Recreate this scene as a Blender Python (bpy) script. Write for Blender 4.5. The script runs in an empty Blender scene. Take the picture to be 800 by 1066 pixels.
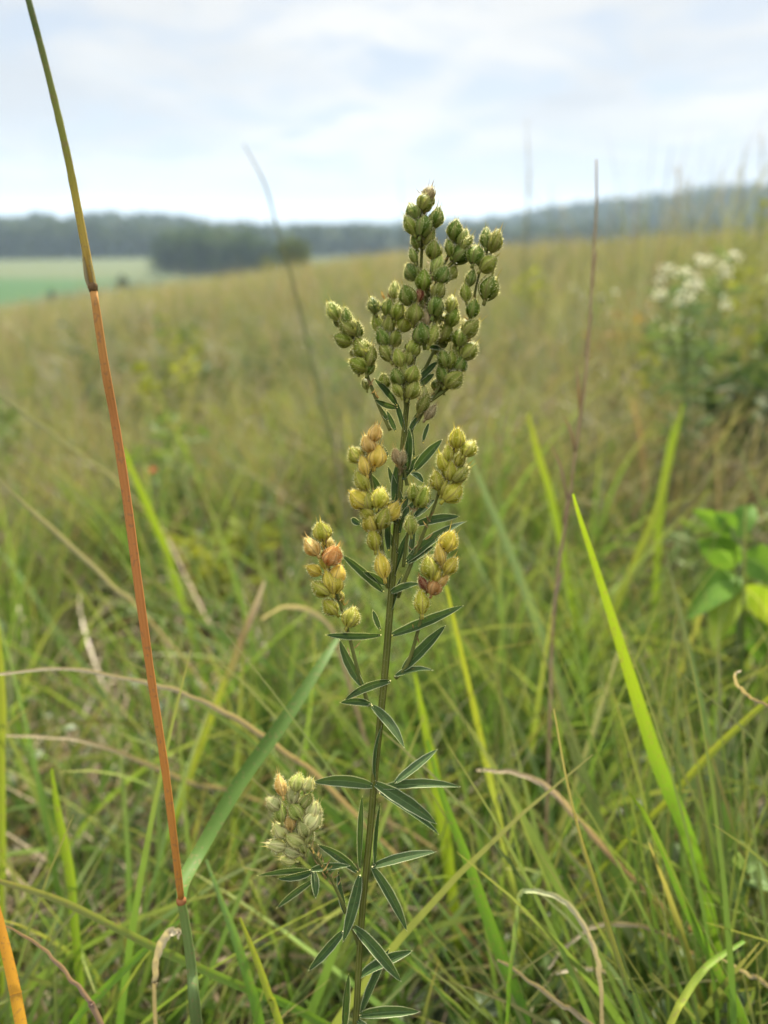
import bpy, math, random
import numpy as np
from mathutils import Vector, Matrix

random.seed(7)
rng = np.random.default_rng(11)
S = bpy.context.scene
COL = S.collection
R = math.radians
FAST = False

# ------------------------------------------------------------------ camera
EYE = 0.75
PITCH = R(19.75)
FPX = 816.0                                   # focal length in photo pixels (800 x 1066)
CP, SP = math.cos(PITCH), math.sin(PITCH)
RIGHT, UP, FWD = Vector((1, 0, 0)), Vector((0, SP, CP)), Vector((0, CP, -SP))
CAM = Vector((0, 0, EYE))

def P(px, py, d):
    """world point seen at photo pixel (px, py) at distance d along the view axis"""
    return CAM + d * (FWD + RIGHT * ((px - 400) / FPX) + UP * ((533 - py) / FPX))

cam_data = bpy.data.cameras.new('camera')
cam = bpy.data.objects.new('camera', cam_data)
COL.objects.link(cam)
cam.location = CAM
cam.rotation_euler = (R(90) - PITCH, 0, 0)
cam_data.sensor_fit = 'VERTICAL'
cam_data.sensor_height = 24.0
cam_data.sensor_width = 18.0
cam_data.lens = 12.0 * FPX / 533.0
cam_data.clip_start = 0.01
cam_data.clip_end = 9000
cam_data.dof.use_dof = True
cam_data.dof.focus_distance = 0.378
cam_data.dof.aperture_fstop = cam_data.lens / 6.2      # a 6 mm pupil
S.camera = cam

# ------------------------------------------------------------------ helpers
def tag(o, label=None, cat=None, group=None, kind=None):
    if label: o['label'] = label
    if cat: o['category'] = cat
    if group: o['group'] = group
    if kind: o['kind'] = kind
    return o

def empty(name, loc):
    o = bpy.data.objects.new(name, None)
    COL.objects.link(o)
    o.location = loc
    o.empty_display_size = 0.05
    return o

class MB:
    """collects vertices / faces / uvs / material slots, builds ONE mesh object (world coordinates)"""
    def __init__(self):
        self.v, self.f, self.m, self.uv = [], [], [], []
    def face(self, idx, mat=0, uvs=None):
        self.f.append(idx); self.m.append(mat)
        self.uv.extend(uvs if uvs else [(0.5, 0.5)] * len(idx))
    def tube(self, pts, rad, n=8, mat=0, cap=True):
        base = len(self.v)
        k = len(pts)
        prev = None
        for i, p in enumerate(pts):
            t = (pts[min(i + 1, k - 1)] - pts[max(i - 1, 0)]).normalized()
            if prev is None:
                a = t.orthogonal().normalized()
            else:
                a = (prev - t * prev.dot(t)).normalized()
            prev = a
            b = t.cross(a)
            r = rad[i] if isinstance(rad, (list, tuple)) else rad
            for j in range(n):
                ang = 2 * math.pi * j / n
                self.v.append(p + (a * math.cos(ang) + b * math.sin(ang)) * r)
        for i in range(k - 1):
            for j in range(n):
                j2 = (j + 1) % n
                v0, v1 = i / (k - 1), (i + 1) / (k - 1)
                self.face((base + i * n + j, base + i * n + j2, base + (i + 1) * n + j2, base + (i + 1) * n + j),
                          mat, [(j / n, v0), ((j + 1) / n, v0), ((j + 1) / n, v1), (j / n, v1)])
        if cap:
            self.face(tuple(base + j for j in range(n))[::-1], mat, [(0.5, 0)] * n)
            self.face(tuple(base + (k - 1) * n + j for j in range(n)), mat, [(0.5, 1)] * n)
    def sheet(self, rows, mat=0):
        """rows of points: a grid with uv u across, v along"""
        base = len(self.v)
        nr, nc = len(rows), len(rows[0])
        for r in rows: self.v.extend(r)
        for i in range(nr - 1):
            for j in range(nc - 1):
                a = base + i * nc + j
                self.face((a, a + 1, a + nc + 1, a + nc), mat,
                          [(j / (nc - 1), i / (nr - 1)), ((j + 1) / (nc - 1), i / (nr - 1)),
                           ((j + 1) / (nc - 1), (i + 1) / (nr - 1)), (j / (nc - 1), (i + 1) / (nr - 1))])
    def blob(self, c, rx, ry, rz, n=8, m=6, mat=0, jit=0.0):
        base = len(self.v)
        for i in range(m + 1):
            th = math.pi * i / m
            for j in range(n):
                ph = 2 * math.pi * j / n
                q = 1 + jit * random.uniform(-1, 1)
                self.v.append(Vector((c[0] + rx * q * math.sin(th) * math.cos(ph),
                                      c[1] + ry * q * math.sin(th) * math.sin(ph), c[2] + rz * q * math.cos(th))))
        for i in range(m):
            for j in range(n):
                j2 = (j + 1) % n
                self.face((base + i * n + j, base + (i + 1) * n + j, base + (i + 1) * n + j2, base + i * n + j2), mat)
    def build(self, name, mats, parent=None, smooth=True, origin=None):
        if not isinstance(mats, (list, tuple)): mats = [mats]
        org = Vector((0, 0, 0))
        if origin is not None: org = Vector(origin)
        elif parent is not None: org = parent.matrix_basis.translation.copy() if parent.parent is None else WLOC.get(parent.name, Vector((0, 0, 0)))
        me = bpy.data.meshes.new(name)
        me.from_pydata([tuple(Vector(p) - org) for p in self.v], [], self.f)
        for m in mats: me.materials.append(m)
        me.polygons.foreach_set('material_index', self.m)
        uvl = me.uv_layers.new(name='UVMap')
        uvl.data.foreach_set('uv', np.array(self.uv, dtype=np.float32).ravel())
        me.polygons.foreach_set('use_smooth', [smooth] * len(self.f))
        me.update()
        o = bpy.data.objects.new(name, me)
        COL.objects.link(o)
        if parent is not None:
            o.parent = parent
        if origin is not None and parent is None: o.location = org
        WLOC[o.name] = org
        return o
WLOC = {}

def smooth_pts(pts, n):
    """Catmull-Rom through tuples/vectors of any length -> n samples"""
    a = np.array([list(p) for p in pts], dtype=float)
    k = len(a)
    if k == 2:
        t = np.linspace(0, 1, n)[:, None]
        return a[0] * (1 - t) + a[1] * t
    ext = np.vstack([2 * a[0] - a[1], a, 2 * a[-1] - a[-2]])
    out = []
    for s in np.linspace(0, k - 1 - 1e-9, n):
        i = int(s); t = s - i
        p0, p1, p2, p3 = ext[i], ext[i + 1], ext[i + 2], ext[i + 3]
        out.append(0.5 * ((2 * p1) + (-p0 + p2) * t + (2 * p0 - 5 * p1 + 4 * p2 - p3) * t * t + (-p0 + 3 * p1 - 3 * p2 + p3) * t ** 3))
    return np.array(out)

# ------------------------------------------------------------------ materials
def new_mat(name):
    m = bpy.data.materials.new(name)
    m.use_nodes = True
    nt = m.node_tree
    nt.nodes.clear()
    return m, nt, nt.nodes.new

def finish_leaf(nt, N, color_socket, transl=0.35, rough=0.55, spec=0.3, tcol_gain=(1.25, 1.2, 0.7), normal=None):
    """thin plant tissue: principled + translucent"""
    out = N('ShaderNodeOutputMaterial')
    pb = N('ShaderNodeBsdfPrincipled')
    pb.inputs['Roughness'].default_value = rough
    pb.inputs['Specular IOR Level'].default_value = spec
    nt.links.new(color_socket, pb.inputs['Base Color'])
    if normal: nt.links.new(normal, pb.inputs['Normal'])
    if transl <= 0:
        nt.links.new(pb.outputs[0], out.inputs[0]); return
    tr = N('ShaderNodeBsdfTranslucent')
    mul = N('ShaderNodeMix'); mul.data_type = 'RGBA'; mul.blend_type = 'MULTIPLY'; mul.inputs[0].default_value = 1
    nt.links.new(color_socket, mul.inputs[6]); mul.inputs[7].default_value = (*tcol_gain, 1)
    nt.links.new(mul.outputs[2], tr.inputs[0])
    mx = N('ShaderNodeMixShader'); mx.inputs[0].default_value = transl
    nt.links.new(pb.outputs[0], mx.inputs[1]); nt.links.new(tr.outputs[0], mx.inputs[2])
    nt.links.new(mx.outputs[0], out.inputs[0])

def ramp(N, stops, interp='LINEAR'):
    r = N('ShaderNodeValToRGB')
    r.color_ramp.interpolation = interp
    e = r.color_ramp.elements
    while len(e) > 1: e.remove(e[0])
    e[0].position = stops[0][0]; e[0].color = (*stops[0][1], 1)
    for p, c in stops[1:]:
        q = e.new(p); q.color = (*c, 1)
    return r

def mixc(nt, N, fac, a, b, blend='MIX'):
    m = N('ShaderNodeMix'); m.data_type = 'RGBA'; m.blend_type = blend
    for sock, val in ((m.inputs[0], fac), (m.inputs[6], a), (m.inputs[7], b)):
        if hasattr(val, 'is_linked'): nt.links.new(val, sock)
        elif isinstance(val, tuple): sock.default_value = (*val, 1)
        else: sock.default_value = val
    return m.outputs[2]

def math_n(nt, N, op, a, b=None, clamp=False):
    m = N('ShaderNodeMath'); m.operation = op; m.use_clamp = clamp
    for s, v in ((m.inputs[0], a), (m.inputs[1], b)):
        if v is None: continue
        if hasattr(v, 'is_linked'): nt.links.new(v, s)
        else: s.default_value = v
    return m.outputs[0]

def noise(nt, N, scale, detail=3, vec=None, rough=0.55):
    n = N('ShaderNodeTexNoise'); n.inputs['Scale'].default_value = scale
    n.inputs['Detail'].default_value = detail; n.inputs['Roughness'].default_value = rough
    if vec is not None: nt.links.new(vec, n.inputs['Vector'])
    return n

_bm = {}
def blade_mat(cols, transl=0.35):
    """traced grass blades: colours from the base (v=0) to the tip, lengthwise veins, specks"""
    key = (tuple(cols), transl)
    if key in _bm: return _bm[key]
    m, nt, N = new_mat('blade_tissue')
    uv = N('ShaderNodeUVMap'); sx = N('ShaderNodeSeparateXYZ'); nt.links.new(uv.outputs[0], sx.inputs[0])
    tc = N('ShaderNodeTexCoord')
    n1 = noise(nt, N, 60, 4, tc.outputs['Object'])
    vv = math_n(nt, N, 'ADD', sx.outputs[1], math_n(nt, N, 'MULTIPLY', math_n(nt, N, 'SUBTRACT', n1.outputs[0], 0.5), 0.12), True)
    rp = ramp(N, [(i / max(1, len(cols) - 1), c) for i, c in enumerate(cols)])
    nt.links.new(vv, rp.inputs[0])
    w = N('ShaderNodeTexWave'); w.bands_direction = 'X'; w.inputs['Scale'].default_value = 2.2; w.inputs['Distortion'].default_value = 0.3
    nt.links.new(uv.outputs[0], w.inputs[0])
    c = mixc(nt, N, math_n(nt, N, 'MULTIPLY', w.outputs[1], 0.28), rp.outputs[0], mixc(nt, N, 1.0, rp.outputs[0], (0.62, 0.66, 0.5), 'MULTIPLY'))
    n2 = noise(nt, N, 420, 2, tc.outputs['Object'])
    sp = math_n(nt, N, 'MULTIPLY', math_n(nt, N, 'GREATER_THAN', n2.outputs[0], 0.62), 0.45)
    c = mixc(nt, N, sp, c, (0.16, 0.10, 0.05))
    finish_leaf(nt, N, c, transl, 0.6, 0.16)
    _bm[key] = m
    return m

def grass_mat(name, stops, transl, tipc, tipamt):
    m, nt, N = new_mat(name)
    at = N('ShaderNodeAttribute'); at.attribute_name = 'tone'
    al = N('ShaderNodeAttribute'); al.attribute_name = 'along'
    rp = ramp(N, stops); nt.links.new(at.outputs['Fac'], rp.inputs[0])
    tip = math_n(nt, N, 'MULTIPLY', math_n(nt, N, 'POWER', al.outputs['Fac'], 4.0), tipamt)
    c = mixc(nt, N, tip, rp.outputs[0], tipc)
    tc = N('ShaderNodeTexCoord')
    n1 = noise(nt, N, 45, 2, tc.outputs['Object'])
    c = mixc(nt, N, math_n(nt, N, 'MULTIPLY', n1.outputs[0], 0.35), c, (0.10, 0.095, 0.03))
    finish_leaf(nt, N, c, transl, 0.5, 0.3)
    return m

def plain_leaf(name, c1, c2, scale=30, transl=0.35, spec=0.1, rough=0.6):
    m, nt, N = new_mat(name)
    tc = N('ShaderNodeTexCoord')
    n1 = noise(nt, N, scale, 4, tc.outputs['Object'])
    rp = ramp(N, [(0.3, c1), (0.7, c2)]); nt.links.new(n1.outputs[0], rp.inputs[0])
    finish_leaf(nt, N, rp.outputs[0], transl, rough, spec)
    return m

def stem_mat(name, c1, c2, scale=80):
    """ridged herb stem: lengthwise ribs, mottling, a little pale down"""
    m, nt, N = new_mat(name)
    uv = N('ShaderNodeUVMap'); tc = N('ShaderNodeTexCoord')
    n1 = noise(nt, N, scale, 4, tc.outputs['Object'])
    rp = ramp(N, [(0.3, c1), (0.72, c2)]); nt.links.new(n1.outputs[0], rp.inputs[0])
    w = N('ShaderNodeTexWave'); w.bands_direction = 'X'; w.inputs['Scale'].default_value = 2.0
    w.inputs['Distortion'].default_value = 0.4; nt.links.new(uv.outputs[0], w.inputs[0])
    c = mixc(nt, N, math_n(nt, N, 'MULTIPLY', w.outputs[1], 0.45), rp.outputs[0], (0.15, 0.145, 0.05))
    bp = N('ShaderNodeBump'); bp.inputs['Strength'].default_value = 0.5; bp.inputs['Distance'].default_value = 0.0006
    nt.links.new(w.outputs[1], bp.inputs['Height'])
    finish_leaf(nt, N, c, 0.12, 0.65, 0.08, normal=bp.outputs[0])
    return m

# ------------------------------------------------------------------ light and sky
SUN_EL, SUN_AZ = R(48), R(12)                 # azimuth from +Y (ahead of the camera) towards +X
sdir = Vector((math.sin(SUN_AZ) * math.cos(SUN_EL), math.cos(SUN_AZ) * math.cos(SUN_EL), math.sin(SUN_EL)))
sun_d = bpy.data.lights.new('sun', 'SUN')
sun_d.energy = 4.8
sun_d.angle = R(6)
sun_d.color = (1.0, 0.92, 0.78)
sun = bpy.data.objects.new('sun', sun_d)
COL.objects.link(sun)
sun.rotation_euler = (-sdir).to_track_quat('-Z', 'Y').to_euler()

world = bpy.data.worlds.new('World')
S.world = world
world.use_nodes = True
nt = world.node_tree
nt.nodes.clear()
N = nt.nodes.new
wo = N('ShaderNodeOutputWorld'); bg = N('ShaderNodeBackground'); bg.inputs[1].default_value = 0.051
sky = N('ShaderNodeTexSky'); sky.sky_type = 'NISHITA'; sky.sun_disc = False
sky.sun_elevation = SUN_EL; sky.sun_rotation = SUN_AZ
tc = N('ShaderNodeTexCoord')
sx = N('ShaderNodeSeparateXYZ'); nt.links.new(tc.outputs['Generated'], sx.inputs[0])
zz = math_n(nt, N, 'ADD', math_n(nt, N, 'MAXIMUM', sx.outputs[2], 0.0), 0.10)
cx = N('ShaderNodeCombineXYZ')
nt.links.new(math_n(nt, N, 'DIVIDE', sx.outputs[0], zz), cx.inputs[0])
nt.links.new(math_n(nt, N, 'DIVIDE', sx.outputs[1], zz), cx.inputs[1])
mp = N('ShaderNodeMapping'); mp.inputs['Scale'].default_value = (0.95, 0.75, 1); mp.inputs['Location'].default_value = (5.1, 2.2, 0)
nt.links.new(cx.outputs[0], mp.inputs[0])
n1 = noise(nt, N, 1.9, 7, mp.outputs[0], 0.52)
n1.inputs['Distortion'].default_value = 0.5
n2 = noise(nt, N, 0.7, 4, mp.outputs[0], 0.5)
shape = ramp(N, [(0.38, (0, 0, 0)), (0.55, (1, 1, 1))]); nt.links.new(n1.outputs[0], shape.inputs[0])
cloudtone = ramp(N, [(0.35, (3.4, 3.58, 3.85)), (0.5, (4.1, 4.18, 4.26)), (0.64, (4.7, 4.7, 4.66))])
nt.links.new(n2.outputs[0], cloudtone.inputs[0])
thin = mixc(nt, N, 0.88, sky.outputs[0], (3.0, 3.28, 3.72))       # veiled blue between the clouds
cl = mixc(nt, N, shape.outputs[0], thin, cloudtone.outputs[0])
low = N('ShaderNodeMapRange'); low.inputs[1].default_value = 0.0; low.inputs[2].default_value = 0.13
low.inputs[3].default_value = 0.8; low.inputs[4].default_value = 0.0
nt.links.new(sx.outputs[2], low.inputs[0])
cl = mixc(nt, N, low.outputs[0], cl, (2.85, 3.02, 3.3))            # pale veil over the horizon
gain = N('ShaderNodeMapRange'); gain.inputs[1].default_value = 0.24; gain.inputs[2].default_value = 1.0
gain.inputs[3].default_value = 1.0; gain.inputs[4].default_value = 5.3        # an overcast sky is brightest overhead
nt.links.new(sx.outputs[2], gain.inputs[0])
vs = N('ShaderNodeVectorMath'); vs.operation = 'SCALE'
nt.links.new(cl, vs.inputs[0]); nt.links.new(gain.outputs[0], vs.inputs['Scale'])
nt.links.new(vs.outputs[0], bg.inputs[0]); nt.links.new(bg.outputs[0], wo.inputs[0])

S.view_settings.view_transform = 'Standard'
S.view_settings.look = 'None'
S.view_settings.exposure = 1.95
S.view_settings.gamma = 1
S.view_settings.use_curve_mapping = False
S.render.engine = 'CYCLES'
S.cycles.transparent_max_bounces = 8
S.cycles.max_bounces = 6
S.cycles.volume_bounces = 1

# ------------------------------------------------------------------ terrain
KC = 0.00046
U_T = np.array([-3000, -200, 0, 30, 80, 110, 160, 200, 250, 300, 350, 400, 450, 480, 540, 580, 620, 680, 730, 790, 900, 4000.])
T_T = np.array([226, 233, 231, 229, 231, 227, 228, 232, 234, 236, 235, 233, 233, 231, 225, 217, 212, 206, 200, 196, 190, 200.])
R_T = np.array([800, 720, 720, 720, 720, 720, 740, 800, 1000, 1300, 1500, 1500, 1400, 1250, 1100, 1000, 980, 950, 940, 930, 900, 900.])
TREE = 13.0
VALLEY = -12.7

def terrain(x, y):
    x = np.asarray(x, float); y = np.asarray(y, float)
    hill = 25 * np.tanh((0.095 * x - 0.055 * (np.sqrt(x * x + 4) - 2)) / 25) - KC * np.where(y > 0, y * y, 0.2 * y * y) + 0.10 * np.sin(x * 0.31 + 1) * np.sin(y * 0.23) * np.clip(np.hypot(x, y) / 12, 0, 1)
    r = np.hypot(x, y)
    u = 400 + 867 * x / np.maximum(y, 0.15 * r + 1e-6)
    top = np.interp(u, U_T, T_T); RR = np.interp(u, U_T, R_T)
    yy = RR * np.clip(np.where(r > 0, y / np.maximum(r, 1e-6), 1), 0.3, 1)
    zt = EYE + yy * (240 - top) / 921.0 - TREE * 0.9
    s = np.clip((r - 460) / np.maximum(RR - 460, 10), 0, 1); s = s * s * (3 - 2 * s)
    val = VALLEY + (zt - VALLEY) * s
    a = (hill - val) / 2.0
    return val + 2.0 * np.where(a > 30, a, np.log1p(np.exp(np.minimum(a, 30)))) - 0.0

def gz(x, y): return float(terrain(x, y))

def mesh_np(name, verts, quads, mats, attrs=None, smooth=True, matidx=None):
    me = bpy.data.meshes.new(name)
    nv, nf = len(verts), len(quads)
    k = quads.shape[1]
    me.vertices.add(nv); me.vertices.foreach_set('co', verts.astype(np.float32).ravel())
    me.loops.add(nf * k); me.loops.foreach_set('vertex_index', quads.astype(np.int32).ravel())
    me.polygons.add(nf); me.polygons.foreach_set('loop_start', np.arange(0, nf * k, k, dtype=np.int32))
    me.polygons.foreach_set('use_smooth', np.full(nf, smooth))
    if matidx is not None: me.polygons.foreach_set('material_index', matidx.astype(np.int32))
    for m in mats: me.materials.append(m)
    for an, av in (attrs or {}).items():
        a = me.attributes.new(an, 'FLOAT', 'POINT'); a.data.foreach_set('value', av.astype(np.float32))
    me.update(calc_edges=True)
    o = bpy.data.objects.new(name, me)
    COL.objects.link(o)
    return o

# ground sheet: polar grid to the horizon
rad = np.concatenate([[0.0], np.geomspace(0.25, 2600, 150)])
NA = 240
ang = np.linspace(0, 2 * math.pi, NA, endpoint=False)
gx = (rad[:, None] * np.sin(ang)[None, :]); gy = (rad[:, None] * np.cos(ang)[None, :])
gv = np.stack([gx, gy, terrain(gx, gy)], -1).reshape(-1, 3)
ii, jj = np.meshgrid(np.arange(len(rad) - 1), np.arange(NA), indexing='ij')
gq = np.stack([ii * NA + jj, (ii + 1) * NA + jj, (ii + 1) * NA + (jj + 1) % NA, ii * NA + (jj + 1) % NA], -1).reshape(-1, 4)[:, ::-1]

m, nt, N = new_mat('hillside_soil_and_fields')
geo = N('ShaderNodeNewGeometry'); sx = N('ShaderNodeSeparateXYZ'); nt.links.new(geo.outputs['Position'], sx.inputs[0])
ln = N('ShaderNodeVectorMath'); ln.operation = 'LENGTH'; nt.links.new(geo.outputs['Position'], ln.inputs[0])
rr = ln.outputs['Value']
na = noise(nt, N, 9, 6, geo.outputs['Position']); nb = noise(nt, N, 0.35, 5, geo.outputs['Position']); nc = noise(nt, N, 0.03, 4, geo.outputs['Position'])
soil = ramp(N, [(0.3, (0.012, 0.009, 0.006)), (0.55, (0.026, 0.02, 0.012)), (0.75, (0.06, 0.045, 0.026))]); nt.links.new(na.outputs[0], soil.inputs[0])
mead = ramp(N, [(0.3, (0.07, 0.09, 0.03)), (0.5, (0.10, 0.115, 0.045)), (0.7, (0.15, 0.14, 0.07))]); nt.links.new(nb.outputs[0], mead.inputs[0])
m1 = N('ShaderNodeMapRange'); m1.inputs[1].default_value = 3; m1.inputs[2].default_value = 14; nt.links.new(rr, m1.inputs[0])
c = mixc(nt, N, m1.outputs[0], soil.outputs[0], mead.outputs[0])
# crop fields on the valley floor: blue-green crop, then a paler stubble strip; rows along x
yv = math_n(nt, N, 'ADD', sx.outputs[1], math_n(nt, N, 'MULTIPLY', sx.outputs[0], 0.10))
yv = math_n(nt, N, 'ADD', yv, math_n(nt, N, 'MULTIPLY', math_n(nt, N, 'SUBTRACT', nc.outputs[0], 0.5), 12.0))
rows = N('ShaderNodeTexWave'); rows.bands_direction = 'Y'; rows.inputs['Scale'].default_value = 0.05; rows.inputs['Distortion'].default_value = 1.0
nt.links.new(geo.outputs['Position'], rows.inputs[0])
crop = mixc(nt, N, rows.outputs[1], (0.019, 0.046, 0.011), (0.024, 0.053, 0.014))
stub = mixc(nt, N, nc.outputs[0], (0.042, 0.056, 0.02), (0.056, 0.062, 0.028))
fx = N('ShaderNodeMapRange'); fx.inputs[1].default_value = -78; fx.inputs[2].default_value = -70; fx.inputs[3].default_value = 1; fx.inputs[4].default_value = 0; nt.links.new(sx.outputs[0], fx.inputs[0])
valley = mixc(nt, N, nc.outputs[0], (0.022, 0.034, 0.012), (0.04, 0.05, 0.02))
crop = mixc(nt, N, fx.outputs[0], valley, crop); stub = mixc(nt, N, fx.outputs[0], valley, stub)
f1 = N('ShaderNodeMapRange'); f1.inputs[1].default_value = 136; f1.inputs[2].default_value = 142; nt.links.new(yv, f1.inputs[0])
c = mixc(nt, N, f1.outputs[0], c, crop)
f2 = N('ShaderNodeMapRange'); f2.inputs[1].default_value = 228; f2.inputs[2].default_value = 238; nt.links.new(yv, f2.inputs[0])
c = mixc(nt, N, f2.outputs[0], c, stub)
f3 = N('ShaderNodeMapRange'); f3.inputs[1].default_value = 430; f3.inputs[2].default_value = 450; nt.links.new(rr, f3.inputs[0])
c = mixc(nt, N, f3.outputs[0], c, (0.035, 0.05, 0.02))
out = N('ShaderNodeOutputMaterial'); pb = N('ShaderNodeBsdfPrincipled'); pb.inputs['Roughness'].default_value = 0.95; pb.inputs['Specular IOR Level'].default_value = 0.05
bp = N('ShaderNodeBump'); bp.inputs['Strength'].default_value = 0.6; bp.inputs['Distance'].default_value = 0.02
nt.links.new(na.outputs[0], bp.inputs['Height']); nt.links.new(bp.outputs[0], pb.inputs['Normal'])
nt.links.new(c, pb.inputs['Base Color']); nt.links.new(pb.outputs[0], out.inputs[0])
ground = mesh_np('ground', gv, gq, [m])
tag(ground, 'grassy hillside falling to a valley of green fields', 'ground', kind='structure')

# ------------------------------------------------------------------ grass
def blades(roots, L, W, th0, k, az, drift, roll, tone, seg, power=1.4, tipfrac=0.9, wpow=0.75):
    n = len(roots)
    t = np.linspace(0, 1, seg + 1)
    th = th0[:, None] + k[:, None] * (t[None, :] ** power)
    aza = az[:, None] + drift[:, None] * t[None, :]
    tx, ty, tz = np.sin(th) * np.cos(aza), np.sin(th) * np.sin(aza), np.cos(th)
    ds = (L / seg)[:, None]
    def cum(a): return np.concatenate([np.zeros((n, 1)), np.cumsum((a[:, :-1] + a[:, 1:]) / 2 * ds, 1)], 1)
    c = np.stack([roots[:, 0:1] + cum(tx), roots[:, 1:2] + cum(ty), roots[:, 2:3] + cum(tz)], -1)
    T = np.stack([tx, ty, tz], -1)
    hp = np.stack([-np.sin(aza), np.cos(aza), np.zeros_like(aza)], -1)
    nr = np.cross(T, hp)
    ro = roll[:, None, None] + 0.8 * (t[None, :, None] - 0.5) * np.sign(roll)[:, None, None]
    side = hp * np.cos(ro) + nr * np.sin(ro)
    wp = np.minimum(1, 0.55 + 1.6 * t) * np.maximum(0.03, 1 - t ** 2.2) ** wpow
    w = (W[:, None] * wp[None, :] / 2)[..., None]
    v = np.stack([c - side * w, c + side * w], 2)         # n, seg+1, 2, 3
    return v, tone, t

def cull(v, near=0.47, margin=140, limit=None):
    """leave the air between camera and plant free of meadow blades; keep the heights of the sward"""
    d = v - np.array(CAM)
    zc = d @ np.array(FWD); xc = d @ np.array(RIGHT); yc = d @ np.array(UP)
    zs = np.maximum(zc, 0.02)
    px = 400 + FPX * xc / zs; py = 533 - FPX * yc / zs
    infr = (zc > 0.0) & (px > -margin) & (px < 800 + margin) & (py > -margin) & (py < 1066 + margin)
    bad = (infr & (zc < near)).any((1, 2)) | ((zc > -0.15) & (zc < 0.2) & (np.abs(xc) < 0.25) & (np.abs(yc) < 0.3)).any((1, 2))
    if limit is not None:
        bad |= (infr & (py < limit(px, zc))).any((1, 2))
    return ~bad

def grass_object(name, parts, mat):
    V, Q, TO, AL = [], [], [], []
    off = 0
    for v, tone, t in parts:
        n, s1 = v.shape[0], v.shape[1]
        V.append(v.reshape(-1, 3))
        idx = np.arange(n * s1 * 2).reshape(n, s1, 2) + off
        Q.append(np.stack([idx[:, :-1, 0], idx[:, :-1, 1], idx[:, 1:, 1], idx[:, 1:, 0]], -1).reshape(-1, 4))
        TO.append(np.repeat(tone, s1 * 2)); AL.append(np.tile(np.repeat(t, 2), n))
        off += n * s1 * 2
    return mesh_np(name, np.vstack(V), np.vstack(Q), [mat], {'tone': np.concatenate(TO), 'along': np.concatenate(AL)})

def scatter(n, r0, r1, half=58, power=0.0):
    u = rng.random(n)
    r = r0 * (r1 / r0) ** u
    a = R(half) * (rng.random(n) * 2 - 1)
    x, y = r * np.sin(a), r * np.cos(a)
    return x, y, r

def vnoise(x, y, s, seed):
    """smooth value noise for patches of colour and height in the meadow"""
    g = np.random.default_rng(seed).random((64, 64))
    X, Y = x / s + 1000, y / s + 1000
    xi, yi = np.floor(X).astype(int), np.floor(Y).astype(int)
    fx, fy = X - xi, Y - yi
    fx, fy = fx * fx * (3 - 2 * fx), fy * fy * (3 - 2 * fy)
    q = lambda a, b: g[a % 64, b % 64]
    return (q(xi, yi) * (1 - fx) + q(xi + 1, yi) * fx) * (1 - fy) + (q(xi, yi + 1) * (1 - fx) + q(xi + 1, yi + 1) * fx) * fy

def hollow(x, y):
    """two bare shaded gaps in the sward, as in the photo"""
    f = np.ones_like(x)
    for (hx0, hy0, hx_, hy_) in ((0.38, 0.72, 0.15, 0.16), (0.26, 0.58, 0.11, 0.12), (-0.19, 1.38, 0.14, 0.16), (-0.28, 0.64, 0.07, 0.06), (0.07, 0.83, 0.06, 0.07), (0.62, 1.15, 0.12, 0.14), (0.95, 1.75, 0.25, 0.25), (-0.75, 1.7, 0.15, 0.2)):
        f *= 1 - 0.96 * np.exp(-((x - hx0) / hx_) ** 2 - ((y - hy0) / hy_) ** 2)
    return f

def field(n, r0, r1, Lr, Wr, thr, kr, tone_f, seg, cullit=True, limit=None, half=58, wdist=0.0, power=1.4, dens=None, gaps=True, amin=None, amax=None):
    x, y, r = scatter(n, r0, r1, half)
    if amin is not None:
        a_ = R(1) * rng.uniform(amin, amax, n); x, y = r * np.sin(a_), r * np.cos(a_)
    if dens is not None:
        kp = rng.random(n) < np.clip((dens(x, y) - 0.34) * 2.8, 0.03, 1) * (hollow(x, y) if gaps else 1); x, y, r = x[kp], y[kp], r[kp]; n = len(x)
    z = terrain(x, y) - 0.01
    L = rng.uniform(*Lr, n) * (0.75 + 0.5 * vnoise(x, y, 0.35, 3)) * (0.8 + 0.4 * vnoise(x, y, 3.0, 5))
    W = (Wr[0] + (Wr[1] - Wr[0]) * rng.random(n) ** 1.7) * (1 + wdist * r)
    th0 = R(1) * rng.uniform(*thr, n); k = R(1) * rng.uniform(*kr, n)
    az = rng.random(n) * 2 * math.pi
    # a light lean of the whole sward to the right and uphill
    lean = rng.random(n) < 0.35
    az = np.where(lean, rng.normal(0.2, 0.7, n), az)
    drift = rng.normal(0, 0.5, n); roll = rng.normal(0, 0.9, n)
    tone = np.clip(tone_f(x, y, r, rng.random(n)), 0, 1)
    v, tone, t = blades(np.stack([x, y, z], -1), L, W, th0, k, az, drift, roll, tone, seg, power)
    if cullit:
        ok = cull(v, limit=limit)
        v, tone = v[ok], tone[ok]
    return v, tone, t

def lim_green(px, zc):                      # upper edge of the near sward in the photo
    return np.where(zc < 0.7, 640 - 60 * (px > 450), np.where(zc < 1.1, 500, np.where(zc < 2.2, 360, 150)))
def lim_dry(px, zc):
    return np.where(zc < 0.8, 690, np.where(zc < 1.3, 560, 200))

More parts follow.
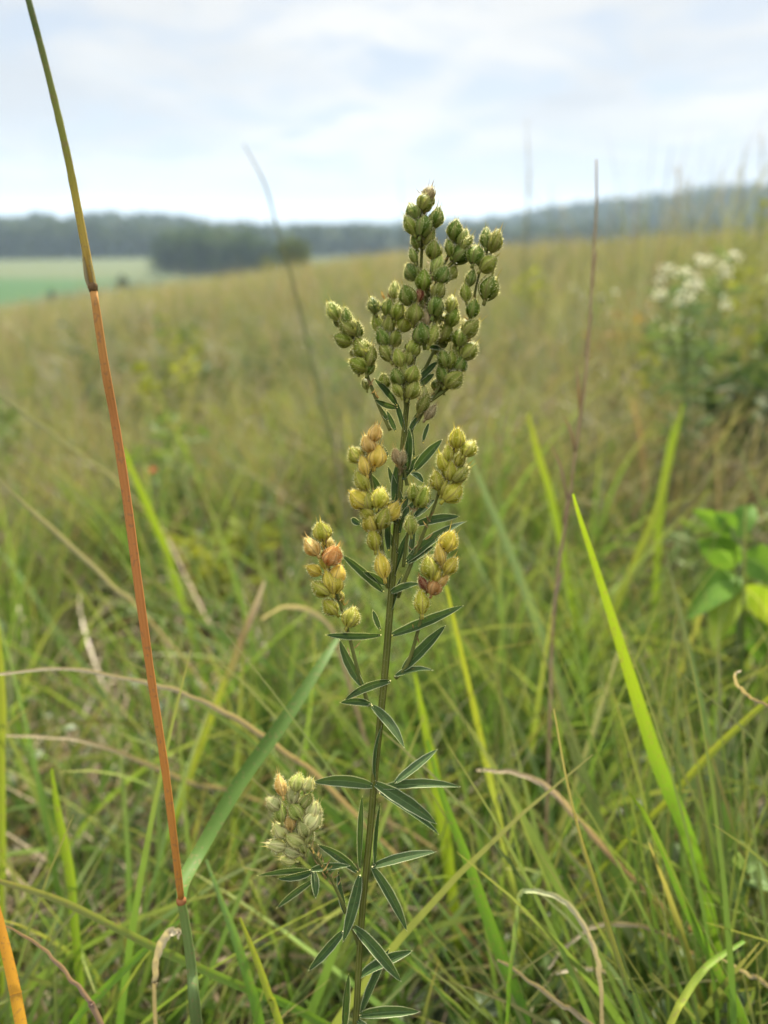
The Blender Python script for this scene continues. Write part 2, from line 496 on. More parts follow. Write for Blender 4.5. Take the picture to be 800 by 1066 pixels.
green_stops = [(0.0, (0.014, 0.042, 0.008)), (0.25, (0.031, 0.088, 0.014)), (0.5, (0.060, 0.150, 0.020)), (0.75, (0.105, 0.215, 0.026)), (1.0, (0.20, 0.22, 0.045))]
far_stops = [(0.0, (0.034, 0.068, 0.024)), (0.25, (0.064, 0.108, 0.036)), (0.5, (0.108, 0.150, 0.052)), (0.75, (0.17, 0.185, 0.066)), (1.0, (0.22, 0.195, 0.10))]
dry_stops = [(0.0, (0.05, 0.032, 0.02)), (0.3, (0.145, 0.10, 0.062)), (0.6, (0.27, 0.205, 0.13)), (0.85, (0.40, 0.325, 0.225)), (1.0, (0.27, 0.14, 0.06))]
M_GREEN = grass_mat('grass_tissue', green_stops, 0.36, (0.28, 0.21, 0.09), 0.6)
M_FAR = grass_mat('far_grass_tissue', far_stops, 0.33, (0.33, 0.27, 0.15), 0.55)
M_DRY = grass_mat('dry_grass_tissue', dry_stops, 0.25, (0.33, 0.27, 0.17), 0.4)

patch = lambda x, y: vnoise(x, y, 0.22, 8)
tg = lambda x, y, r, q: -0.08 + 0.55 * q + 0.62 * (patch(x, y) - 0.2) + 0.25 * (q > 0.9)
tfar = lambda x, y, r, q: -0.26 + 0.42 * q + 0.95 * vnoise(x, y, 0.8, 9) + 0.9 * (vnoise(x * 1.6, y * 0.8, 4, 19) - 0.5)
td = lambda x, y, r, q: 0.02 + 0.75 * q + 0.3 * (vnoise(x, y, 0.3, 31) - 0.5)
clump = lambda x, y: vnoise(x, y, 0.16, 41) * 0.6 + vnoise(x, y, 0.5, 42) * 0.55

def tufts(n, per, r0, r1, Lr, Wr, tone_lo, tone_hi, seg, limit):
    x0, y0, r0_ = scatter(n, r0, r1, 58)
    kp = rng.random(n) < hollow(x0, y0) ** 1.5 * np.clip((vnoise(x0, y0, 0.3, 55) - 0.34) * 4, 0.04, 1); x0, y0 = x0[kp], y0[kp]; n = len(x0)
    cnt = rng.integers(per[0], per[1], n)
    idx = np.repeat(np.arange(n), cnt); m_ = len(idx)
    ao = rng.random(m_) * 2 * math.pi; ro = 0.028 * np.sqrt(rng.random(m_))
    x, y = x0[idx] + ro * np.cos(ao), y0[idx] + ro * np.sin(ao)
    z = terrain(x, y) - 0.01
    size = rng.uniform(.72, 1.15, n)[idx]; tint = rng.uniform(tone_lo, tone_hi, n)[idx]
    leanaz = (rng.random(n) * 6.283)[idx]; wid = rng.uniform(.7, 1.25, n)[idx]
    L = rng.uniform(*Lr, m_) * size; W = (Wr[0] + (Wr[1] - Wr[0]) * rng.random(m_) ** 1.3) * wid
    az = np.where(rng.random(m_) < .7, ao, leanaz) + rng.normal(0, .35, m_)
    th0 = R(1) * (rng.uniform(1, 16, m_) + 500 * ro); k = R(1) * np.abs(rng.normal(8, 26, m_))
    tone = np.clip(tint + rng.normal(0, .13, m_), 0, 1)
    v, tone, t = blades(np.stack([x, y, z], -1), L, W, th0, k, az, rng.normal(0, .35, m_), rng.normal(0, .8, m_), tone, seg, 1.7)
    ok = cull(v, limit=limit)
    return v[ok], tone[ok], t

g_near = [tufts(640, (12, 34), 0.34, 1.9, (0.24, 0.52), (0.0024, 0.0088), 0.12, 0.85, 10, lim_green),
          field(3400, 0.30, 1.7, (0.22, 0.48), (0.0018, 0.0068), (2, 34), (4, 62), tg, 8, limit=lim_green, dens=clump),
          field(2400, 0.40, 1.6, (0.30, 0.6), (0.004, 0.0095), (2, 42), (5, 70), lambda x, y, r, q: 0.08 + 0.8 * q, 10, limit=lim_green, dens=clump)]
g_mid = [tufts(1500, (8, 22), 1.7, 6.5, (0.3, 0.55), (0.003, 0.009), 0.05, 0.85, 6, lim_green), field(17000, 1.5, 7.0, (0.28, 0.52), (0.003, 0.0065), (2, 28), (8, 65), tfar, 5, limit=lim_green, wdist=0.12, dens=lambda x, y: vnoise(x, y, 0.4, 43) * .6 + vnoise(x, y, 1.3, 44) * .6),
         # taller sward near the camera on the right
         field(1000, 2.0, 7.0, (0.5, 0.8), (0.003, 0.006), (1, 14), (4, 40), tfar, 7, wdist=0.08, amin=17, amax=48)]
g_far = [field(42000, 6.0, 55.0, (0.28, 0.55), (0.004, 0.007), (2, 28), (8, 50), tfar, 3, wdist=0.16)]
grass = grass_object('grass', g_near, M_GREEN)
tag(grass, 'green grass in the near meadow', 'grass', kind='stuff')
gfar = grass_object('meadow_grass', g_mid + g_far, M_FAR)
tag(gfar, 'olive meadow grass covering the hillside beyond', 'grass', kind='stuff')

d_near = [field(13000, 0.30, 2.2, (0.2, 0.5), (0.0014, 0.0046), (15, 75), (30, 130), td, 9, limit=lim_dry, dens=lambda x, y: 1.2 - clump(x, y) - .25 * hollow(x, y), gaps=False),
          field(5200, 0.32, 1.7, (0.16, 0.42), (0.0015, 0.0048), (60, 95), (-40, 40), td, 7, limit=lim_dry, dens=lambda x, y: 0.6 + 0 * x)]
d_near.append(field(8500, 0.36, 2.0, (0.22, 0.5), (0.002, 0.0068), (10, 75), (40, 170), lambda x, y, r, q: 0.22 + 0.72 * q, 12, limit=lim_dry, dens=lambda x, y: 1.12 - vnoise(x, y, .28, 77) - .2 * hollow(x, y), gaps=False))
d_mid = [field(13000, 1.5, 8.0, (0.3, 0.55), (0.0022, 0.004), (2, 40), (5, 80), td, 5, limit=lim_green, wdist=0.12),
         field(220, 2.0, 7.0, (0.55, 0.85), (0.002, 0.0035), (1, 12), (4, 35), td, 7, wdist=0.06, amin=16, amax=48)]
d_far = [field(17000, 6.0, 55.0, (0.32, 0.6), (0.003, 0.005), (2, 25), (5, 40), lambda x, y, r, q: 0.25 + 0.6 * q, 3, wdist=0.16)]
dry = grass_object('dry_grass', d_near + d_mid + d_far, M_DRY)
tag(dry, 'dead straw coloured grass tangled through the meadow', 'dry grass', kind='stuff')

# small broad leaves low in the sward
def leaf_cover(n, r0, r1, size, hz, seed):
    x, y, r = scatter(n, r0, r1, 55)
    keep = vnoise(x, y, 0.22, seed) > 0.42
    x, y, r = x[keep], y[keep], r[keep]
    n = len(x)
    z = terrain(x, y) + rng.uniform(0.02, 1, n) * hz * (0.4 + 0.6 * vnoise(x, y, 0.3, seed + 1))
    L = rng.uniform(*size, n) * (1 + 0.1 * r); W = L * rng.uniform(0.35, 0.6, n)
    az = rng.random(n) * 2 * math.pi
    v, tone, t = blades(np.stack([x, y, z], -1), L, W, R(1) * rng.uniform(35, 95, n), R(1) * rng.uniform(5, 40, n), az, rng.normal(0, .2, n), rng.normal(0, .4, n), np.clip(0.1 + 0.7 * rng.random(n), 0, 1), 5, 1.2, wpow=0.8)
    ok = cull(v, near=0.5, limit=lim_dry)
    return v[ok], tone[ok], t
cov_stops = [(0.0, (0.02, 0.042, 0.014)), (0.45, (0.045, 0.085, 0.026)), (0.8, (0.075, 0.125, 0.04)), (1.0, (0.17, 0.19, 0.11))]
M_COV = grass_mat('ground_leaf_tissue', cov_stops, 0.35, (0.2, 0.2, 0.08), 0.2)
cover = grass_object('ground_cover', [leaf_cover(6500, 0.35, 3.0, (0.012, 0.04), 0.26, 21), leaf_cover(7000, 2.0, 10.0, (0.02, 0.05), 0.34, 25)], M_COV)
tag(cover, 'small broad leaves growing low between the grasses', 'ground cover', kind='stuff')

# ------------------------------------------------------------------ traced blades and stalks
def ribbon(mb, pts3, widths, roll=0.0, fold=0.35, nseg=None, twist=0.0, mat=0):
    """grass blade: a V-folded strip; pts3 base -> tip, widths in metres"""
    n = nseg or max(14, 8 * len(pts3))
    C = [Vector(p) for p in smooth_pts(pts3, n)]
    W = smooth_pts([(w, 0) for w in widths], n)[:, 0]
    rows = []
    for i, c in enumerate(C):
        T = (C[min(i + 1, n - 1)] - C[max(i - 1, 0)]).normalized()
        view = (CAM - c).normalized()
        side = T.cross(view)
        if side.length < 1e-4: side = Vector((1, 0, 0))
        side.normalize()
        nrm = side.cross(T).normalized()
        a = roll + twist * (i / (n - 1) - 0.5)
        s = side * math.cos(a) + nrm * math.sin(a)
        q = -side * math.sin(a) + nrm * math.cos(a)
        w = max(W[i], 0.0002) / 2
        rows.append([c - s * w + q * w * fold, c - s * w * 0.5 + q * w * fold * 0.35, c, c + s * w * 0.5 + q * w * fold * 0.35, c + s * w + q * w * fold])
    mb.sheet(rows, mat)

def to_ground(pts3, widths, base_w, spread=0.5):
    """continue the first point (base end) down to a root on the ground"""
    p0, p1 = Vector(pts3[0]), Vector(pts3[1])
    d = (p0 - p1).normalized()
    g = gz(p0.x, p0.y)
    drop = p0.z - g
    if drop < 0.01: return pts3, widths
    mid = p0 + d * drop * 0.55 + Vector((0, 0, -0.12 * drop))
    m0 = gz(mid.x, mid.y) + 0.02
    if mid.z < m0: mid.z = m0
    root = mid + Vector((d.x, d.y, 0)) * drop * 0.22 * (spread / 0.5); root.z = gz(root.x, root.y) - 0.01
    return [root, mid] + list(pts3), [base_w, base_w] + list(widths)

def trace(pts, d0, d1):
    """(px, py, w_px) list -> 3D points with depth running d0 -> d1, widths in metres"""
    k = len(pts)
    P3, W = [], []
    for i, (x, y, w) in enumerate(pts):
        d = d0 + (d1 - d0) * i / (k - 1)
        P3.append(P(x, y, d)); W.append(w * d / FPX)
    return P3, W

def hero_blade(name, label, cat, pts, d0, d1, cols, root=True, roll=0.2, fold=0.35, twist=0.3, group=None, transl=0.38):
    """pts run from the base to the tip"""
    P3, W = trace(pts, d0, d1)
    W = [w * (0.70 if 'wither' in name else 0.86) for w in W]
    if root: P3, W = to_ground(P3, W, W[0] * 0.8)
    nseg = None
    if 'wither' in name:                       # dead blades dry unevenly: twisted, creased, ragged in width
        rb = random.Random(int(pts[0][0] * 7 + pts[0][1]))
        Pd = [Vector(p) for p in smooth_pts(P3, 4 * len(P3))]; Wd = smooth_pts([(w, 0) for w in W], 4 * len(P3))[:, 0]
        P3 = [p + Vector((rb.gauss(0, .00035), rb.gauss(0, .00035), rb.gauss(0, .00035))) for p in Pd]
        W = [w * rb.uniform(.78, 1.1) for w in Wd]
        twist = rb.choice([-1, 1]) * rb.uniform(.8, 2.0); fold = .45; nseg = 90
    mb = MB(); ribbon(mb, P3, W, roll, fold, twist=twist, nseg=nseg)
    o = mb.build(name, blade_mat(cols, transl), origin=P3[0])
    return tag(o, label, cat, group)

G1, G2, G3 = (0.055, 0.125, 0.016), (0.095, 0.18, 0.018), (0.165, 0.235, 0.016)
YG, OL, BG = (0.20, 0.23, 0.024), (0.085, 0.105, 0.028), (0.06, 0.11, 0.05)
TN, ST, CR, BR = (0.17, 0.12, 0.078), (0.23, 0.185, 0.11), (0.33, 0.28, 0.19), (0.09, 0.058, 0.034)
OR = (0.48, 0.19, 0.07)

# -- the tall orange and green culm on the left
B = P(205, 1066, 0.43)
root = Vector((B.x - 0.004, B.y + 0.02, gz(B.x, B.y + 0.02)))
culm = tag(empty('grass_culm', root), 'tall grass culm on the left, green at the top and orange below its dark joint', 'grass stem')
def culm_tube(name, pts, d0, d1, mats, n=10):
    P3, W = trace(pts, d0, d1)
    k = 40
    C = [Vector(p) for p in smooth_pts(P3, k)]; RR_ = [w / 2 * .80 * random.uniform(.95, 1.05) for w in smooth_pts([(w, 0) for w in W], k)[:, 0]]
    mb = MB(); mb.tube(C, RR_, n); return mb.build(name, mats, culm)
culm_tube('upper_stem', [(97, 299, 10), (88, 252, 10.5), (78, 200, 10.5), (70, 160, 9.5), (56, 100, 9), (42, 45, 8.5), (30, 0, 8.5), (6, -95, 7)], 0.352, 0.33,
          blade_mat([(0.32, 0.19, 0.045), (0.27, 0.21, 0.03), (0.14, 0.145, 0.02), (0.07, 0.09, 0.018), (0.058, 0.078, 0.018)], 0.15))
o = culm_tube('lower_stem', [(189, 938, 9), (182, 880, 9.5), (172, 800, 10), (159, 715, 10.5), (147, 630, 11), (133, 525, 11.5), (120, 440, 11), (110, 385, 11), (97, 299, 10)], 0.425, 0.352,
          blade_mat([(0.36, 0.155, 0.03), (0.40, 0.165, 0.036), (0.38, 0.15, 0.042), (0.37, 0.15, 0.045), (0.37, 0.18, 0.045)], 0.12))
mb = MB(); a = P(97, 299, 0.352)
mb.blob(a, 0.0023, 0.0023, 0.0028, 12, 8, jit=.08); mb.build('joint', plain_leaf('joint_bark', (0.07, 0.04, 0.018), (0.17, 0.10, 0.04), 400, 0), culm)
mb = MB(); ribbon(mb, [P(96, 303, .351), P(92, 292, .350), P(89, 276, .349), P(86, 262, .3485)], [.0012, .0022, .0018, .0004], .7, .6); mb.build('sheath', blade_mat([TN, ST, (0.35, .3, .14)], .4), culm)
mb = MB(); ribbon(mb, [P(99, 300, .351), P(96, 285, .3495), P(91, 262, .3485), P(86, 240, .348)], [.0016, .002, .0014, .0003], -.9, .6); mb.build('sheath', blade_mat([ST, (0.3, .24, .09), (0.28, .24, .08)], .4), culm)
mb = MB(); a = P(189, 938, 0.425)
mb.blob(a, 0.0028, 0.0028, 0.003, 10, 8); mb.build('joint', plain_leaf('joint_bark', (0.14, 0.06, 0.02), (0.25, 0.10, 0.04), 200, 0), culm)
P3, W = trace([(205, 1066, 12), (200, 1010, 11), (193, 960, 10), (189, 938, 9)], 0.43, 0.425)
P3 = [root, (root + P3[0]) / 2] + P3; W = [W[0]] * 2 + W
mb = MB(); mb.tube([Vector(p) for p in smooth_pts(P3, 30)], [w / 2 for w in smooth_pts([(w, 0) for w in W], 30)[:, 0]], 10)
mb.build('base_sheath', blade_mat([OL, (0.09, 0.13, 0.04), (0.12, 0.17, 0.04)], 0.12), culm)
P3, W = trace([(189, 940, 9), (193, 915, 14), (212, 880, 14), (250, 815, 15.5), (300, 745, 14), (333, 694, 10), (352, 664, 5)], 0.426, 0.56)
mb = MB(); ribbon(mb, P3, W, 0.15, 0.25); mb.build('leaf_blade', blade_mat([(0.05, 0.095, 0.014), (0.062, 0.115, 0.018), (0.07, 0.125, 0.025)], 0.3), culm)

hb = hero_blade
hb('grass_shoot', 'yellow orange blade rising at the bottom left corner of the meadow', 'grass blade', [(26, 1085, 13), (16, 1030, 13), (6, 985, 12), (-8, 930, 10), (-30, 860, 6)], 0.42, 0.40, [(0.36, 0.21, 0.03), (0.37, 0.19, 0.03), (0.31, 0.14, 0.03)])
hb('withered_shoot', 'long thin tan blade arching across behind the orange stem', 'dead grass blade', [(345, 822, 8), (300, 785, 8), (265, 760, 8), (200, 725, 7), (130, 706, 6), (60, 696, 5), (-10, 703, 4)], 0.60, 0.50, [TN, ST, CR], root=True)
hb('grass_shoot', 'yellow green blade lying across the lower left corner from the left edge', 'grass blade', [(330, 1062, 9), (240, 1022, 10), (170, 990, 10), (120, 965, 9), (60, 936, 8), (-10, 914, 6)], 0.52, 0.46, [OL, G2, (0.14, 0.175, 0.04), (0.17, 0.165, 0.05)])
hb('withered_shoot', 'dull pink brown blade curving down to the bottom left edge', 'dead grass blade', [(112, 1080, 8), (95, 1045, 8), (70, 1012, 7), (38, 982, 6), (-10, 955, 4)], 0.44, 0.42, [TN, (0.22, 0.145, 0.11), TN])
hb('withered_shoot', 'short cream blade with a curled tip standing behind the culm base', 'dead grass blade', [(163, 1060, 8), (162, 1020, 9), (165, 992, 12), (175, 974, 14), (185, 969, 9), (187, 976, 3)], 0.47, 0.46, [OL, ST, CR, CR], roll=0.5)
hb('grass_shoot', 'green blade slanting up to the right beneath the culm joint', 'grass blade', [(70, 1075, 9), (100, 1040, 10), (140, 1000, 9), (170, 973, 7), (192, 955, 3)], 0.5, 0.5, [G1, G2, G2])
hb('grass_shoot', 'bright yellow green blade with a sharp tip right of the plant', 'grass blade', [(748, 1000, 14), (730, 915, 15), (712, 858, 17), (690, 806, 18), (668, 740, 16), (650, 682, 13), (632, 625, 10), (615, 572, 7.5), (603, 535, 5.5), (597, 514, 3)], 0.58, 0.47, [G1, G2, G2, G3, G3, G3], twist=0.5)
hb('grass_shoot', 'fresh green straight blade at the bottom right, left of the dark gap', 'grass blade', [(780, 1075, 11), (750, 1015, 11), (715, 945, 10), (690, 885, 7), (670, 845, 5), (655, 825, 2)], 0.50, 0.50, [G1, G2, G2, G3])
hb('withered_shoot', 'brown dried blade slanting through the right lower grass', 'dead grass blade', [(745, 990, 7), (695, 948, 8), (640, 895, 8), (600, 850, 9), (575, 824, 10), (545, 808, 8), (495, 801, 5)], 0.60, 0.56, [BR, TN, TN, (0.36, 0.27, 0.19), ST])
hb('withered_shoot', 'pale bent blade folded over like a hook at the bottom right', 'grass blade', [(528, 1075, 9), (533, 1010, 9), (539, 955, 8), (543, 930, 7), (560, 928, 8), (585, 937, 8), (604, 957, 8), (620, 990, 8), (626, 1030, 7), (627, 1075, 6)], 0.48, 0.47, [G2, G2, (0.25, 0.28, 0.12), CR, ST], roll=0.4)
hb('withered_shoot', 'pale straw arch lying low between the hooked blade and the dark gap', 'dead grass blade', [(730, 1000, 5), (690, 972, 7), (655, 962, 7), (620, 965, 6), (590, 985, 5), (570, 1010, 4)], 0.56, 0.54, [TN, ST, CR])
hb('withered_shoot', 'cream straw segment lying across the very bottom, right of the plant', 'dead grass blade', [(645, 1020, 5), (630, 1011, 6), (605, 1009, 6), (580, 1014, 5)], 0.53, 0.53, [ST, CR, CR], root=False)
hb('withered_shoot', 'straight straw blade slanting to the lower right corner', 'dead grass blade', [(810, 1036, 7), (780, 1015, 7), (752, 997, 4)], 0.50, 0.50, [TN, ST, CR], root=True)
hb('withered_shoot', 'long straw blade slanting over the bottom edge beneath the hooked blade', 'dead grass blade', [(625, 1075, 8), (580, 1043, 8), (540, 1012, 6), (518, 998, 4)], 0.47, 0.49, [TN, ST, ST])
hb('grass_stalk', 'slim dark green stalk with a yellow tip in the lower right grass', 'grass stalk', [(672, 1080, 9), (655, 1030, 8), (640, 985, 7), (620, 920, 5.5), (604, 868, 4), (590, 810, 3), (577, 738, 2)], 0.44, 0.46, [(0.05, 0.10, 0.02), (0.07, 0.11, 0.03), (0.22, 0.2, 0.05), (0.3, 0.26, 0.1)], fold=0.8)
hb('withered_shoot', 'curly thin cream blade at the right edge', 'dead grass blade', [(830, 748, 5), (800, 735, 5), (782, 726, 5), (770, 714, 6), (766, 702, 6), (772, 699, 4)], 0.5, 0.47, [TN, ST, CR], root=False)
hb('grass_shoot', 'yellow green blade slanting up to the right edge over the dark gap', 'grass blade', [(640, 890, 6), (690, 840, 8), (740, 785, 9), (790, 738, 7), (840, 690, 3)], 0.62, 0.55, [G1, YG, YG])
hb('grass_shoot', 'amber yellow blade rising from the bottom edge near the right corner', 'grass blade', [(690, 1085, 8), (712, 1040, 9), (738, 1005, 8), (775, 980, 4)], 0.46, 0.50, [(0.30, 0.24, 0.05), YG, G2])
hb('grass_shoot', 'yellow green straight blade between the plant and the dry stalk', 'grass blade', [(540, 960, 9), (525, 880, 9), (508, 800, 8), (490, 720, 7), (474, 650, 5), (465, 610, 3)], 0.66, 0.6, [G1, (0.22, 0.27, 0.06), YG, YG])
hb('grass_shoot', 'wide grey green blade leaning left behind the yellow seed pods', 'grass blade', [(610, 780, 11), (585, 720, 13), (560, 650, 12), (530, 570, 10), (500, 500, 7), (480, 450, 3)], 0.95, 0.8, [(0.065, 0.105, 0.045), (0.08, 0.125, 0.062), (0.09, 0.13, 0.07)])
hb('grass_shoot', 'broad fresh green blade at the bottom just right of the plant', 'grass blade', [(552, 1085, 16), (535, 1030, 17), (510, 960, 15), (487, 895, 12), (462, 830, 8), (445, 770, 4)], 0.50, 0.52, [(0.06, 0.14, 0.03), G1, G2, G2])
hb('grass_shoot', 'lime green upright blade close behind the plant leaves', 'grass blade', [(478, 980, 12), (470, 920, 14), (462, 860, 15), (452, 800, 13), (440, 740, 8), (432, 700, 3)], 0.68, 0.66, [G1, G3, G3, G3])
hb('grass_shoot', 'narrow yellow green blade at the bottom, left of the plant', 'grass blade', [(296, 1080, 9), (282, 1040, 9), (268, 1000, 8), (250, 955, 3)], 0.45, 0.46, [G2, YG, YG])
hb('grass_shoot', 'green blade leaning left from the bottom, left of the plant', 'grass blade', [(275, 1085, 12), (262, 1030, 12), (245, 975, 10), (228, 930, 6), (215, 895, 3)], 0.5, 0.52, [G1, G2, (0.15, 0.24, 0.08)])
hb('grass_shoot', 'tall upright green blade in the left foreground grass', 'grass blade', [(78, 960, 10), (75, 920, 11), (68, 880, 11), (60, 840, 8), (54, 800, 3)], 0.56, 0.56, [G1, G3, G3])
hb('grass_shoot', 'upright yellow blade at the left edge', 'grass blade', [(2, 800, 9), (3, 750, 10), (1, 700, 9), (-2, 650, 4)], 0.6, 0.6, [G2, YG, YG])
hb('grass_shoot', 'bright green blade leaning left behind the orange stem', 'grass blade', [(185, 610, 7), (172, 570, 8), (155, 530, 9), (138, 490, 6), (128, 465, 3)], 1.0, 0.95, [G2, G3, G3])
hb('grass_shoot', 'yellow green blade behind the left seed spike with a straw tip', 'grass blade', [(225, 735, 8), (240, 700, 10), (255, 660, 9), (268, 628, 8), (276, 605, 3)], 0.72, 0.72, [G2, YG, TN, CR])
hb('withered_shoot', 'long grey tan blade slanting down from the left edge', 'dead grass blade', [(160, 650, 5), (120, 612, 7), (60, 556, 7), (20, 520, 6), (-20, 480, 4)], 0.80, 0.62, [TN, (0.2, 0.185, 0.12), (0.18, 0.18, 0.11)], root=True)
hb('withered_shoot', 'faded grey blade higher on the left edge, pointing at the orange stem', 'dead grass blade', [(125, 505, 4), (95, 482, 6), (50, 448, 6), (-10, 405, 4)], 1.0, 0.75, [TN, (0.17, 0.17, 0.11), (0.16, 0.17, 0.11)], root=True)
hb('withered_shoot', 'tan arch looping over the dark hollow left of the plant', 'dead grass blade', [(360, 700, 7), (345, 655, 7), (322, 635, 7), (295, 632, 6), (272, 645, 4)], 0.75, 0.78, [TN, ST, CR])
hb('withered_shoot', 'thin dried blade drooping from the left edge towards the culm', 'dead grass blade', [(260, 830, 6), (200, 815, 7), (140, 790, 7), (80, 770, 6), (0, 766, 4)], 0.72, 0.6, [TN, ST, ST])
hb('grass_shoot', 'yellow green blade leaning right in the right middle grass', 'grass blade', [(640, 640, 7), (660, 590, 9), (685, 530, 9), (700, 470, 7), (712, 420, 3)], 1.0, 1.0, [G2, YG, G3])
hb('grass_shoot', 'upright lime blade in the right middle grass', 'grass blade', [(684, 600, 9), (687, 540, 10), (694, 490, 9), (702, 440, 3)], 1.1, 1.1, [G2, G3, G3])
hb('grass_shoot', 'light green blade right of the top of the dry stalk foot', 'grass blade', [(583, 560, 8), (572, 510, 9), (560, 470, 8), (550, 430, 3)], 1.05, 1.05, [G2, G3, YG])
hb('withered_shoot', 'orange tan dead leaf standing upright in the right middle grass', 'dead grass blade', [(672, 500, 6), (668, 460, 7), (660, 425, 5), (656, 412, 2)], 1.6, 1.6, [BR, (0.22, 0.15, 0.07), (0.24, 0.17, 0.085)])
hb('grass_shoot', 'olive blade curving up out of the right edge below the leafy sprig', 'grass blade', [(560, 900, 6), (585, 860, 6), (605, 800, 6), (625, 740, 5), (650, 660, 3)], 0.75, 0.7, [OL, (0.2, 0.22, 0.09), (0.25, 0.25, 0.12)])

def stalk(name, label, pts, d0, d1, mat, cat='grass stalk', group=None, head=None, headmat=None, seedl=0.02):
    P3, W = trace(pts, d0, d1)
    P3, W = to_ground(P3, W, W[0], 0.25)
    k = 36
    C = [Vector(p) for p in smooth_pts(P3, k)]; Rr = [max(0.00025, w / 2) for w in smooth_pts([(w, 0) for w in W], k)[:, 0]]
    mb = MB(); mb.tube(C, Rr, 6)
    if head is None:
        o = mb.build(name, mat, origin=P3[0]); return tag(o, label, cat, group)
    e = tag(empty(name, P3[0]), label, cat, group)
    mb.build('stem', mat, e)
    if head > 0.99: return e
    hbm = MB()
    for i in range(int(k * head), k):
        for q in range(2):
            a = random.random() * 6.28
            dv = Vector((math.cos(a) * 0.5, math.sin(a) * 0.5, 1.0)).normalized()
            s = seedl * random.uniform(0.6, 1.2)
            ribbon(hbm, [C[i], C[i] + dv * s * 0.5, C[i] + dv * s + Vector((dv.x, dv.y, -0.2)) * s * 0.2], [s * 0.1, s * 0.2, s * 0.03], nseg=4)
    hbm.build('seed_head', headmat or mat, e)
    return e

M_STALK = plain_leaf('dry_stalk_skin', (0.17, 0.115, 0.055), (0.28, 0.205, 0.115), 60, 0.05)
M_DARKSTALK = plain_leaf('olive_stalk_skin', (0.075, 0.088, 0.036), (0.125, 0.13, 0.058), 60, 0.05)
M_HEAD = plain_leaf('seed_head_chaff', (0.16, 0.13, 0.09), (0.30, 0.25, 0.17), 90, 0.3)
e = stalk('dry_stalk', 'tall dry brown stalk rising above the hills right of the plant',
     
      [(572, 775, 4), (575, 670, 3.6), (582, 590, 3.8), (593, 520, 3.4), (602, 450, 3.6), (612, 370, 3), (617, 280, 2.6), (621, 220, 2.2), (621, 166, 1.6)], 0.66, 0.60, M_STALK, head=0.995)
for (x_, y_, dx_, dy_, dd_) in [(600, 470, -14, -38, .0), (592, 520, -20, -60, .01), (611, 372, 7, -46, .0), (617, 300, 5, -40, .0), (577, 640, 12, -50, .01), (605, 430, -5, -50, -.01), (588, 545, 8, -34, .0)]:
    mb = MB(); ribbon(mb, [P(x_, y_, .63), P(x_ + dx_ * .4, y_ + dy_ * .6, .63 + dd_), P(x_ + dx_, y_ + dy_, .63 + dd_)], [.003, .0028, .0006], .6, .6); mb.build('dried_leaf', blade_mat([BR, TN, TN], .2), e)
stalk('curved_stalk', 'thin dark curved stalk arching into the sky left of the plant',
      [(355, 520, 3), (348, 470, 3), (335, 420, 3), (320, 355, 2.8), (304, 290, 2.6), (288, 235, 2.3), (276, 192, 1.9), (254, 150, 1)], 1.15, 1.0, M_DARKSTALK)
grp = 'thin seed stalks against the right sky'
sk = [(548, 330, 549, 130, 2.2, 1), (538, 330, 553, 175, 2.4, 1), (572, 260, 575, 190, 2.6, 0), (632, 300, 640, 205, 3.0, 1), (690, 280, 706, 178, 1.9, 1), (700, 300, 712, 190, 2.0, 1),
      (684, 260, 700, 150, 2.2, 0), (722, 260, 719, 188, 2.4, 1), (735, 260, 742, 165, 2.6, 0), (748, 250, 752, 182, 2.6, 1), (762, 260, 772, 178, 2.3, 1), (778, 250, 775, 150, 2.3, 0),
      (788, 260, 793, 142, 2.1, 1), (640, 290, 655, 192, 3.2, 0), (660, 280, 664, 200, 3.0, 1), (675, 270, 668, 195, 2.8, 0), (590, 300, 585, 215, 2.7, 1), (600, 320, 612, 205, 2.4, 0),
      (420, 320, 416, 170, 2.6, 0), (792, 250, 806, 150, 2.2, 1)]
for i, (x0, y0, x1, y1, d, h) in enumerate(sk):
    w = 2.0 / d
    stalk('seed_stalk', 'faint thin stalk among the blurred stalks against the right sky', [(x0, y0, w * 1.4), ((x0 * 2 + x1) / 3 + random.uniform(-3, 3), (y0 * 2 + y1) / 3, w * 1.2), ((x0 + x1 * 2) / 3 + random.uniform(-3, 3), (y0 + y1 * 2) / 3, w), (x1, y1, w * 0.5)], d, d,
          M_DARKSTALK, group=grp, head=0.72 if h else None, headmat=M_HEAD, seedl=0.014)

# ------------------------------------------------------------------ background plants
M_WHITE = plain_leaf('white_petal', (0.56, 0.55, 0.43), (0.70, 0.69, 0.56), 120, 0.3)
M_HERB = plain_leaf('herb_leaf', (0.07, 0.115, 0.042), (0.115, 0.16, 0.065), 25, 0.35)
M_HERBSTEM = plain_leaf('herb_stem', (0.08, 0.11, 0.04), (0.13, 0.15, 0.06), 50, 0.1)

def leafy(mb, base, tips, n, size, wid=0.25, droop=0.3):
    """lanceolate leaves along stems base -> tip"""
    for tip in tips:
        for i in range(n):
            t = random.uniform(0.05, 1.0)
            p = base.lerp(tip, t)
            a = random.random() * 6.28
            s = size * random.uniform(0.6, 1.2)
            dv = Vector((math.cos(a), math.sin(a), random.uniform(-0.2, 0.9))).normalized()
            ribbon(mb, [p, p + dv * s * 0.5, p + dv * s + Vector((0, 0, -droop * s * random.random()))], [s * wid * 0.3, s * wid, s * wid * 0.05], roll=random.uniform(-0.8, 0.8), nseg=5)

